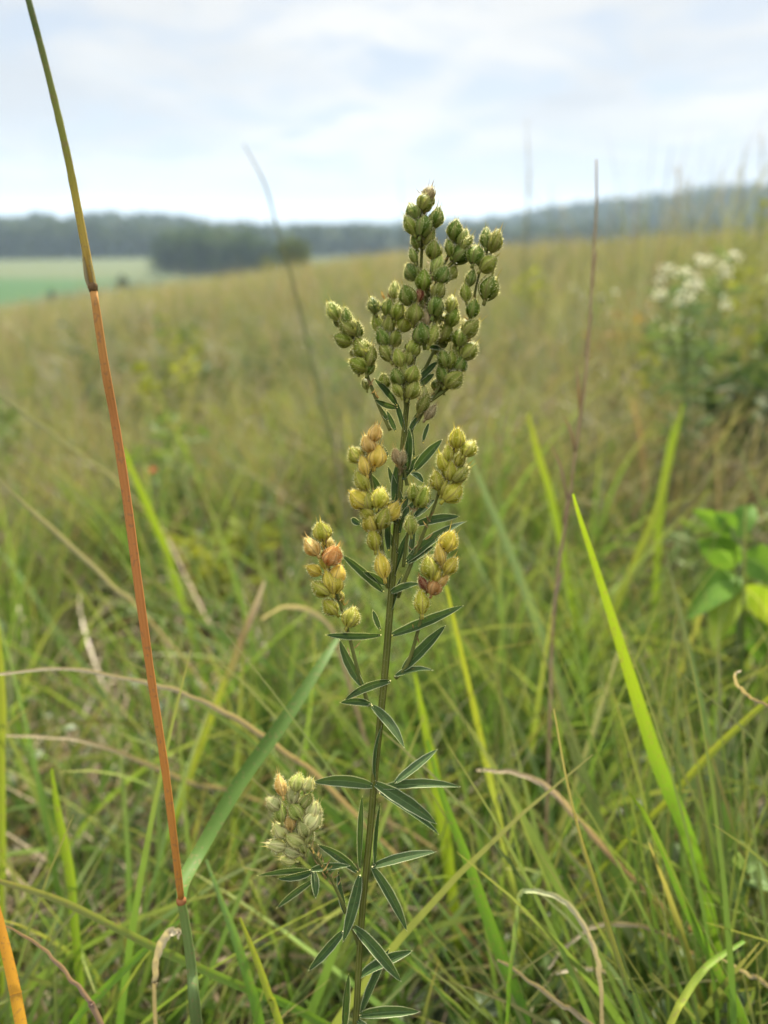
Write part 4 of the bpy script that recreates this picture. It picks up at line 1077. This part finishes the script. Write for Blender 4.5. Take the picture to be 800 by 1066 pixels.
LEAVES = [
 # lowest whorls
 (388, 818, 327, 814, 12, -4, .2, .05), (398, 820, 478, 820, 11, 3, .3, .04), (412, 815, 455, 782, 11, 14, .5, 0), (391, 816, 454, 857, 13, -6, .1, .02), (396, 826, 455, 869, 10, 2, .7, .02),
 (375, 905, 377, 830, 9, -3, .9, 0), (391, 902, 393, 838, 8, 4, 1.0, 0), (372, 907, 332, 882, 10, -2, .4, .06), (389, 902, 453, 886, 11, -3, .4, .02), (388, 903, 425, 969, 12, -8, .2, .02),
 (375, 912, 358, 979, 12, -9, -.1, -.02), (360, 951, 351, 906, 9, 8, .6, 0), (357, 970, 322, 1009, 11, -6, .2, .0), (368, 965, 418, 1021, 12, -8, .2, .02),
 (375, 1018, 428, 989, 12, 6, .5, .03), (377, 1054, 403, 988, 10, 9, .7, 0), (358, 1075, 366, 1018, 10, -3, -.7, .03), (375, 1057, 436, 1053, 11, -4, .1, .02), (372, 1062, 392, 1085, 9, -5, .3, 0),
 (391, 814, 395, 757, 8, -5, 1.0, .03),
 # middle
 (396, 661, 340, 661, 8, -3, .5, -.02), (409, 661, 481, 630, 11, -4, .3, -.02), (396, 655, 388, 636, 6, 2, .5, 0), (406, 709, 360, 729, 10, -6, .4, .07), (412, 704, 450, 698, 8, -3, .7, .06), (420, 697, 464, 652, 12, 3, .3, 0),
 (378, 714, 353, 667, 11, 5, .3, -.03), (386, 733, 355, 731, 9, -3, .3, .06), (388, 735, 420, 778, 11, -7, .3, .06),
 (399, 615, 355, 579, 11, -4, .4, .03), (401, 608, 379, 595, 9, -3, .4, .05), (407, 617, 437, 607, 9, -4, .4, .03),
 (424, 583, 485, 542, 11, 4, .3, .04), (424, 586, 452, 570, 9, 3, .5, 0), (433, 546, 478, 537, 10, 4, .3, .03), (432, 538, 453, 521, 8, 5, .5, 0), (399, 527, 384, 492, 10, 5, .3, .07), (412, 532, 413, 480, 10, 3, .6, 0),
 (424, 492, 426, 447, 10, -4, .2, 0), (432, 489, 460, 458, 11, -2, .1, .02), (428, 493, 441, 502, 7, -4, .5, .1), (405, 572, 406, 515, 9, 6, .6, 0), (428, 578, 432, 540, 8, 7, .6, 0), (404, 474, 391, 463, 8, 4, .4, .1),
 (375, 545, 366, 540, 7, 3, .3, 0), (432, 476, 428, 440, 6, 5, .7, 0),
 # top
 (413, 421, 390, 395, 8, -4, .3, .05), (413, 424, 391, 417, 7, -3, .4, -.03), (436, 396, 456, 375, 8, 2, .4, 0), (437, 404, 452, 390, 8, 2, .4, .04), (446, 362, 461, 365, 6, -4, .5, .06), (412, 448, 403, 428, 6, 0, .3, 0),
 (427, 448, 438, 431, 7, 2, .4, 0), (404, 437, 397, 424, 5, 2, .5, 0), (424, 400, 434, 372, 7, 5, .6, 0), (441, 460, 446, 440, 5, 3, .6, 0),
 # narrow upright leaves crowded between the middle and upper spikes
 (423, 470, 436, 425, 7, 4, .5, .03), (419, 520, 404, 486, 8, 4, .4, -.03), (416, 555, 428, 508, 8, 6, .6, .02), (414, 575, 398, 540, 8, 5, .5, 0), (426, 420, 415, 385, 6, 6, .5, 0), (428, 410, 446, 380, 6, 5, .4, .03),
 (420, 500, 440, 472, 8, 5, .4, .03), (411, 600, 424, 556, 8, 6, .6, .02), (422, 450, 410, 415, 6, 4, .5, .02), (417, 540, 446, 512, 8, 5, .3, .03), (407, 635, 420, 600, 7, 4, .6, 0), (415, 545, 392, 512, 8, 6, .4, -.02),
 # around the low side branch
 (322, 906, 269, 910, 7, -5, .5, .02), (325, 907, 291, 916, 8, -7, .5, -.02), (324, 906, 364, 902, 8, -4, .4, .02), (327, 908, 329, 934, 8, -8, .2, 0), (325, 917, 289, 945, 7, -5, .5, .03),
]
for L_ in LEAVES: leaflet(*L_)

# ---- seed pods
def pod_material(name, kind, src):
    m, nt, N = new_mat(name)
    tc = N('ShaderNodeTexCoord'); n1 = noise(nt, N, 5.0 if src == 'object' else 500, 3, tc.outputs['Object'])
    if src == 'object':
        oi = N('ShaderNodeObjectInfo'); col = oi.outputs['Color']
    else:
        at = N('ShaderNodeAttribute'); at.attribute_name = 'tint'; col = at.outputs['Color']
    if kind == 'body':
        c = mixc(nt, N, math_n(nt, N, 'MULTIPLY', n1.outputs[0], 1.0), col, mixc(nt, N, 1.0, col, (0.55, 0.66, 0.45), 'MULTIPLY'))
        finish_leaf(nt, N, c, 0.42, 0.55, 0.15)
    else:
        uv = N('ShaderNodeUVMap'); sx = N('ShaderNodeSeparateXYZ'); nt.links.new(uv.outputs[0], sx.inputs[0])
        ax = math_n(nt, N, 'ABSOLUTE', math_n(nt, N, 'SUBTRACT', sx.outputs[0], 0.5))
        c = mixc(nt, N, 0.22, col, (0.26, 0.235, 0.09))
        c = mixc(nt, N, math_n(nt, N, 'MULTIPLY', math_n(nt, N, 'LESS_THAN', ax, 0.10), 0.5), c, (0.17, 0.13, 0.05))
        tip = math_n(nt, N, 'POWER', sx.outputs[1], 5.0)
        c = mixc(nt, N, math_n(nt, N, 'MULTIPLY', tip, 0.7), c, (0.24, 0.12, 0.06))
        finish_leaf(nt, N, c, 0.35, 0.6, 0.15)
    return m
PM = {s: [pod_material('pod_shell', 'body', s), pod_material('pod_sepal', 'lobe', s)] for s in ('object', 'tint')}

def pod_geom(kind, seed):
    """unit pod along +Z: flattened ovoid, five clasping sepals, silky hairs.  kind: plump, slim, open"""
    rs = random.Random(seed)
    mb = MB()
    wx, wy, flare, lob = {'plump': (.39, .31, .12, 1.14), 'slim': (.28, .23, .14, 1.26), 'open': (.36, .28, .42, 1.22)}[kind]
    def rad(t): return max(0.0, math.sin(math.pi * min(1, max(0, t)) ** 0.76)) ** 0.80
    n, mm = 14, 10
    b0 = len(mb.v)
    for i in range(mm + 1):
        t = i / mm; r = rad(t) if 0 < i < mm else 0.01
        for j in range(n):
            a = 2 * math.pi * j / n
            mb.v.append(Vector((wx * r * math.cos(a), wy * r * math.sin(a), 0.04 + 0.88 * t)))
    for i in range(mm):
        for j in range(n):
            j2 = (j + 1) % n
            mb.face((b0 + i * n + j, b0 + i * n + j2, b0 + (i + 1) * n + j2, b0 + (i + 1) * n + j), 0)
    b0 = len(mb.v); mb.v += [Vector((-.03, 0, .9)), Vector((.03, 0, .9)), Vector((0, .02, 1.06))]; mb.face((b0, b0 + 1, b0 + 2), 1)
    off = rs.random() * 6.28
    for L in range(5):
        a0 = off + L * 2 * math.pi / 5 + rs.uniform(-.15, .15)
        ll = lob * rs.uniform(.8, 1.12); rows = []
        for i in range(9):
            t = i / 8; z = 0.0 + ll * t
            tt = min(.93, max(.04, z / .92))
            rr_ = rad(tt) * 1.06 + .035 + flare * t ** 2
            if z > .8: rr_ = max(rr_, .10 + flare * t ** 2)
            hw = (0.50 * (1 - t) ** .9 + .012) if t > .2 else 0.5
            row = []
            for u in (-1, -.5, 0, .5, 1):
                a = a0 + hw * u
                bul = 1 + .05 * (1 - u * u)
                row.append(Vector((wx * rr_ * bul * math.cos(a), wy * rr_ * bul * math.sin(a), z - .02 * abs(u))))
            rows.append(row)
        mb.sheet(rows, 1)
    mb.tube([Vector((0, 0, -.22)), Vector((0, 0, .05))], .07, 6, 1)
    for i in range(260):
        t = rs.random() ** .8; a = rs.random() * 6.283
        r = rad(t) * 1.08 + .03
        p = Vector((wx * r * math.cos(a), wy * r * math.sin(a), .03 + .9 * t))
        o = Vector((math.cos(a) / wx, math.sin(a) / wy, (t - .45) * 2.2)).normalized()
        hd = (o + Vector((rs.uniform(-.4, .4), rs.uniform(-.4, .4), rs.uniform(0.1, .9)))).normalized()
        s = hd.cross(Vector((rs.uniform(-1, 1), rs.uniform(-1, 1), rs.uniform(-1, 1)))).normalized() * .0055
        b0 = len(mb.v); mb.v += [p - s, p + s, p + hd * rs.uniform(.06, .16)]; mb.face((b0, b0 + 1, b0 + 2), 2)
    return mb
POD = {}
def pod_mesh(kind, v):
    if (kind, v) not in POD:
        mb = pod_geom(kind, v * 7 + len(kind)); o = mb.build('seed_pod', PM['object'] + [M_DOWN])
        POD[(kind, v)] = o.data; bpy.data.objects.remove(o)
    return POD[(kind, v)]

GREENS = [(0.095, 0.125, 0.012), (0.135, 0.155, 0.018), (0.075, 0.11, 0.013), (0.17, 0.18, 0.028), (0.13, 0.135, 0.022)]
YELS = [(0.32, 0.255, 0.03), (0.38, 0.285, 0.035), (0.26, 0.235, 0.024), (0.40, 0.285, 0.055), (0.24, 0.225, 0.028)]
PALES = [(0.21, 0.22, 0.06), (0.27, 0.265, 0.09), (0.17, 0.195, 0.04), (0.25, 0.245, 0.075), (0.31, 0.30, 0.13)]
TANC, ORC, REDC, BRC = (0.38, 0.245, 0.075), (0.36, 0.17, 0.055), (0.15, 0.042, 0.022), (0.19, 0.14, 0.075)

# spike: (rachis px path base -> tip, depth offset mm, palette, size, [pods: x, y[, len[, angle[, kind[, colour]]]]])
SPIKES = [
 ('top', [(436, 300), (434, 262), (437, 228), (443, 200)], -1, GREENS, 18, [
   (447, 200, 15, 72, 'open', BRC), (443, 210, 19, 62, 'plump'), (430, 219, 18, 112), (426, 233, 20, 118, 'slim'), (441, 234, 24, 75, 'plump'), (455, 225, 18, 75), (448, 246, 17, 62), (432, 251, 15, 110, 'slim')]),
 ('right inner', [(456, 300), (462, 278), (474, 250), (478, 240)], 2, GREENS, 19, [
   (474, 238, 20, 80, 'plump'), (482, 246, 18, 60, 'open'), (487, 253, 18, 55), (481, 263, 21, 45), (468, 257, 17, 100, 'slim'), (471, 283, 16, 60)]),
 ('right outer', [(447, 418), (468, 402), (478, 385), (485, 355), (492, 318), (500, 282), (512, 250)], 0, GREENS, 19, [
   (506, 246, 20, 88, 'slim'), (516, 250, 22, 72, 'open'), (496, 264, 20, 72), (510, 274, 19, 40), (491, 288, 16, 75), (485, 303, 17, 95), (510, 298, 23, 72, 'open'), (493, 320, 20, 78, 'open'),
   (491, 341, 20, 45), (479, 350, 18, 80), (489, 364, 21, 48, 'plump'), (475, 364, 16, 110, 'slim')]),
 ('right middle', [(440, 390), (452, 365), (462, 345), (470, 320)], 3, GREENS, 18, [
   (470, 316, 17, 80, 'open'), (472, 329, 20, 70), (464, 345, 21, 62), (456, 322, 20, 75, 'slim')]),
 ('right low', [(434, 440), (446, 420), (458, 402), (468, 380)], -1, GREENS, 18, [
   (462, 372, 17, 105), (470, 373, 18, 85, 'open'), (479, 378, 18, 62), (474, 394, 20, 40), (460, 388, 18, 110, 'slim'), (442, 419, 21, 62, 'slim'), (449, 428, 18, 55, 'slim', BRC), (441, 408, 15, 80, 'slim', PALES[1])]),
 ('centre', [(430, 380), (438, 345), (445, 310), (450, 270)], -5, GREENS, 18, [
   (452, 259, 18, 85, 'open'), (456, 273, 21, 70, 'slim', PALES[2]), (430, 265, 16, 105, 'slim'), (428, 282, 18, 115), (441, 290, 19, 85, 'plump'), (461, 285, 18, 55), (457, 301, 21, 70), (454, 317, 20, 75), (424, 306, 18, 112),
   (437, 305, 15, 80, 'slim', REDC), (432, 325, 21, 82), (440, 346, 20, 100, 'plump'), (451, 347, 20, 72, 'slim'), (444, 330, 16, 85, 'slim', BRC)]),
 ('left middle', [(416, 395), (410, 365), (404, 335), (402, 310)], -2, GREENS, 18, [
   (411, 301, 17, 88, 'open', PALES[0]), (389, 317, 17, 105, 'open'), (404, 319, 17, 80, 'open'), (415, 322, 18, 70), (393, 336, 18, 112), (405, 337, 18, 82), (422, 335, 18, 65, 'plump'), (412, 351, 18, 70), (398, 350, 20, 115, 'slim'),
   (401, 365, 22, 118, 'slim'), (409, 355, 15, 85, 'slim', BRC)]),
 ('centre low', [(423, 430), (421, 405), (421, 380), (420, 365)], -6, GREENS, 17, [
   (415, 371, 19, 105, 'slim'), (425, 370, 19, 78, 'slim'), (431, 361, 16, 65), (413, 391, 18, 112, 'plump'), (430, 388, 18, 68, 'plump'), (413, 404, 17, 118), (430, 404, 19, 65, 'plump'), (421, 384, 15, 90, 'slim')]),
 ('left outer', [(407, 448), (396, 425), (384, 395), (370, 356), (352, 328)], 0, GREENS, 18, [
   (347, 323, 21, 118, 'open', PALES[2]), (361, 329, 17, 100, 'slim'), (361, 339, 19, 140), (372, 343, 18, 85), (356, 353, 19, 158, 'plump'), (376, 361, 20, 122, 'plump'), (386, 369, 19, 75, 'slim'), (372, 379, 19, 150), (386, 380, 17, 70, 'slim'), (400, 396, 16, 95)]),
 ('left upper yellow', [(404, 612), (398, 570), (393, 530), (386, 495), (386, 465), (390, 447)], -4, YELS, 18, [
   (391, 450, 18, 78, 'open', TANC), (383, 461, 19, 112, 'plump', TANC), (393, 473, 21, 78, 'plump', YELS[3]), (379, 483, 20, 105, 'slim', YELS[3]), (370, 473, 16, 125), (376, 499, 22, 120, 'slim'), (373, 518, 20, 140, 'plump'),
   (382, 520, 18, 100), (396, 517, 20, 75), (409, 531, 22, 55, 'open'), (381, 534, 18, 140), (386, 543, 20, 105, 'plump'), (400, 538, 20, 72), (389, 560, 20, 98, 'slim'), (398, 587, 22, 100, 'slim')]),
 ('left low yellow', [(384, 735), (372, 695), (358, 640), (345, 600), (338, 560)], -2, YELS, 18, [
   (335, 552, 18, 100, 'plump'), (324, 568, 18, 125, 'plump', TANC), (347, 577, 20, 62, 'plump', ORC), (326, 593, 16, 150), (338, 582, 18, 100, 'slim'), (352, 596, 20, 72), (342, 603, 20, 105), (349, 606, 20, 85, 'plump'),
   (333, 612, 20, 145, 'plump'), (343, 631, 20, 130, 'plump'), (366, 641, 18, 68, 'plump')]),
 ('right upper yellow', [(414, 622), (427, 590), (440, 558), (454, 522), (463, 490), (475, 460)], -1, [YELS[2], YELS[4], (0.20, 0.20, 0.03)], 18, [
   (476, 455, 18, 88, 'open'), (489, 466, 19, 55, 'plump'), (467, 471, 19, 95), (461, 480, 18, 115, 'slim'), (480, 477, 18, 70), (469, 489, 20, 88), (480, 492, 20, 45, 'open'), (455, 499, 20, 100), (472, 511, 22, 45, 'plump'), (463, 506, 16, 70, 'slim')]),
 ('centre small', [(420, 590), (424, 560), (428, 540), (434, 520)], -6, [GREENS[1], GREENS[3]], 18, [
   (431, 512, 19, 95, 'open'), (440, 516, 19, 65, 'open'), (428, 545, 19, 92, 'slim')]),
 ('centre dried', [(424, 505), (421, 490), (416, 472)], -4, [BRC], 15, [
   (413, 474, 15, 105, 'slim', (0.25, 0.17, 0.09)), (419, 476, 14, 80, 'slim', BRC)]),
 ('right low yellow', [(412, 706), (425, 690), (437, 650), (444, 615), (456, 585), (466, 565)], -3, YELS, 18, [
   (468, 562, 20, 68, 'open'), (458, 576, 20, 100, 'slim'), (470, 588, 20, 55, 'open'), (447, 589, 20, 98), (440, 606, 16, 118, 'slim', REDC), (453, 609, 19, 70, 'plump', ORC), (439, 625, 21, 92, 'slim'), (455, 597, 17, 70), (461, 604, 15, 40, 'slim', TANC)]),
 ('low side', [(374, 985), (363, 955), (345, 915), (332, 895), (316, 870), (308, 835), (308, 818)], -5, PALES, 18, [
   (292, 816, 21, 105, 'slim', TANC), (310, 813, 16, 80), (321, 816, 16, 70, 'open', PALES[4]), (305, 824, 20, 88, 'slim'), (320, 833, 18, 60), (284, 836, 15, 140, 'plump', PALES[4]), (292, 844, 19, 98, 'slim'), (307, 843, 19, 130, 'plump', PALES[2]),
   (327, 843, 19, 75, 'open'), (302, 854, 18, 95, 'slim', TANC), (327, 852, 19, 55, 'plump'), (316, 860, 19, 110, 'plump'), (291, 863, 19, 125, 'plump', PALES[4]), (306, 873, 20, 150, 'plump'), (322, 869, 16, 70), (287, 880, 19, 165, 'open', PALES[4]),
   (302, 886, 18, 160, 'slim'), (299, 895, 15, 175, 'slim', PALES[1]), (314, 879, 17, 110, 'slim')]),
]

M_BRACT = plain_leaf('dry_bract', (0.10, 0.06, 0.028), (0.26, 0.20, 0.09), 300, 0.35)
# which pods show largest / foremost: the first 100 as parts, the others as one mass
allp = []
for si, (nm, path, off, pal, size, pods) in enumerate(SPIKES):
    for pi, p in enumerate(pods): allp.append((-(p[2] if len(p) > 2 else size) + 0.4 * pi, si, pi))
allp.sort(); keep = set((s, p) for _, s, p in allp[:98])
mass_v, mass_f, mass_m, mass_uv, mass_tint = [], [], [], [], []
podrng = random.Random(5)
def add_mass(mesh, M, tint):
    b0 = len(mass_v)
    for v in mesh.vertices: mass_v.append(M @ v.co); mass_tint.append(tint)
    uvd = mesh.uv_layers[0].data
    for pl_ in mesh.polygons:
        mass_f.append([b0 + i for i in pl_.vertices]); mass_m.append(pl_.material_index)
        for li in pl_.loop_indices: mass_uv.append(tuple(uvd[li].uv))
for si, (nm, path, off, pal, size, pods) in enumerate(SPIKES):
    p3 = [Q(x, y, off * MM * min(1, i / 2)) for i, (x, y) in enumerate(path)]
    C = [Vector(p) for p in smooth_pts(p3, 30)]
    w0 = 4.6 if len(path) > 4 else 3.6
    mb = MB(); mb.tube(C, [(w0 * (1 - i / 29) + 2.0 * i / 29) * 0.5 * 0.38 / FPX for i in range(30)], 8)
    for i in range(int(len(pods) * 2.2)):      # papery bracts and spent florets between the pods
        j = podrng.randrange(9, 30); a = podrng.uniform(0, 6.283)
        dv = (UP * podrng.uniform(.5, 1.2) + RIGHT * math.cos(a) + FWD * math.sin(a) * .9).normalized()
        p0 = C[j] + RIGHT * podrng.uniform(-2.4, 2.4) * MM - FWD * podrng.uniform(-1, 2.5) * MM; l_ = podrng.uniform(2.2, 5.0) * MM
        ribbon(mb, [p0, p0 + dv * l_ * .5, p0 + dv * l_ + UP * l_ * .15], [l_ * .12, l_ * podrng.uniform(.14, .3), l_ * .02], podrng.uniform(-1, 1), .5, 5, 1.0, mat=1)
    spike = mb.build('flower_spike', [M_TWIG, M_BRACT], plant)
    if nm == 'low side': spike['label'] = 'low side branch with pale fuzzy pods'
    so = WLOC[spike.name]
    cpts = [(C[i], i) for i in range(30)]
    for pi, pd in enumerate(pods):
        x, y = pd[0], pd[1]; ln = pd[2] if len(pd) > 2 else size
        angd = pd[3] if len(pd) > 3 else podrng.uniform(60, 120)
        kind = pd[4] if len(pd) > 4 else podrng.choice(['plump', 'plump', 'slim'])
        colr = pd[5] if len(pd) > 5 else podrng.choice(pal)
        jit = 1.5 * (1 + podrng.uniform(-.24, .2))
        colr = tuple(c_ * jit for c_ in colr)
        dd = (-2.2 + podrng.uniform(-2.2, 1.6)) * MM + off * MM
        # nearest rachis point decides if the pod stands beside (level) or in front
        c0 = Q(x, y, dd)
        a = math.radians(angd); tilt = podrng.uniform(-.45, .25)
        axis = (RIGHT * math.cos(a) + UP * math.sin(a) + FWD * tilt).normalized()
        Lm = ln * podrng.uniform(1.04, 1.30) * dz(y) / FPX
        o0 = c0 - axis * Lm * .5
        rot = axis.to_track_quat('Z', 'Y').to_matrix().to_4x4() @ Matrix.Rotation(podrng.random() * 6.283, 4, 'Z')
        wsc = Lm * podrng.uniform(.97, 1.12)
        Mx = rot @ Matrix.Diagonal((wsc, wsc, Lm, 1))
        mesh = pod_mesh(kind, podrng.randrange(4))
        if (si, pi) in keep:
            o = bpy.data.objects.new('seed_pod', mesh); COL.objects.link(o); o.parent = spike
            o.matrix_local = Matrix.Translation(o0 - so) @ Mx
            o.color = (*colr, 1)
            if colr[1] < .06: o['label'] = 'dark red brown withered pod'
            elif kind == 'plump' and colr[0] > .32 and colr[1] < .2: o['label'] = 'orange tinged pod'
        else:
            add_mass(mesh, Matrix.Translation(o0 - proot) @ Mx, colr)
    # pods on the far side of the spike, mostly hidden
    for q in range(len(pods) // 2 + 1):
        i = podrng.randrange(12, 29)
        p = C[i] + RIGHT * podrng.uniform(-2.6, 2.6) * MM + FWD * podrng.uniform(2.0, 5.0) * MM
        if si >= 9: 
            if podrng.random() < .5: continue
            i = podrng.randrange(18, 29); p = C[i] + RIGHT * podrng.uniform(-2, 2) * MM + FWD * podrng.uniform(2.0, 4.5) * MM
        axis = (UP + RIGHT * podrng.uniform(-.6, .6) + FWD * podrng.uniform(.1, .8)).normalized()
        Lm = podrng.uniform(15, 18) * .38 / FPX
        rot = axis.to_track_quat('Z', 'Y').to_matrix().to_4x4() @ Matrix.Rotation(podrng.random() * 6.283, 4, 'Z')
        add_mass(pod_mesh(podrng.choice(['plump', 'slim']), podrng.randrange(4)), Matrix.Translation(p - axis * Lm * .5 - proot) @ rot @ Matrix.Diagonal((Lm, Lm, Lm, 1)), podrng.choice(pal))
me = bpy.data.meshes.new('seed_pod_cluster')
me.from_pydata([tuple(v) for v in mass_v], [], mass_f)
for mt in PM['tint'] + [M_DOWN]: me.materials.append(mt)
me.polygons.foreach_set('material_index', mass_m); me.polygons.foreach_set('use_smooth', [True] * len(mass_f))
me.uv_layers.new(name='UVMap').data.foreach_set('uv', np.array(mass_uv, dtype=np.float32).ravel())
at = me.attributes.new('tint', 'FLOAT_COLOR', 'POINT'); at.data.foreach_set('color', np.array([(*t, 1) for t in mass_tint], dtype=np.float32).ravel())
o = bpy.data.objects.new('seed_pod_cluster', me); COL.objects.link(o); o.parent = plant
o['kind'] = 'stuff'
print('pods', sum(len(s[5]) for s in SPIKES))
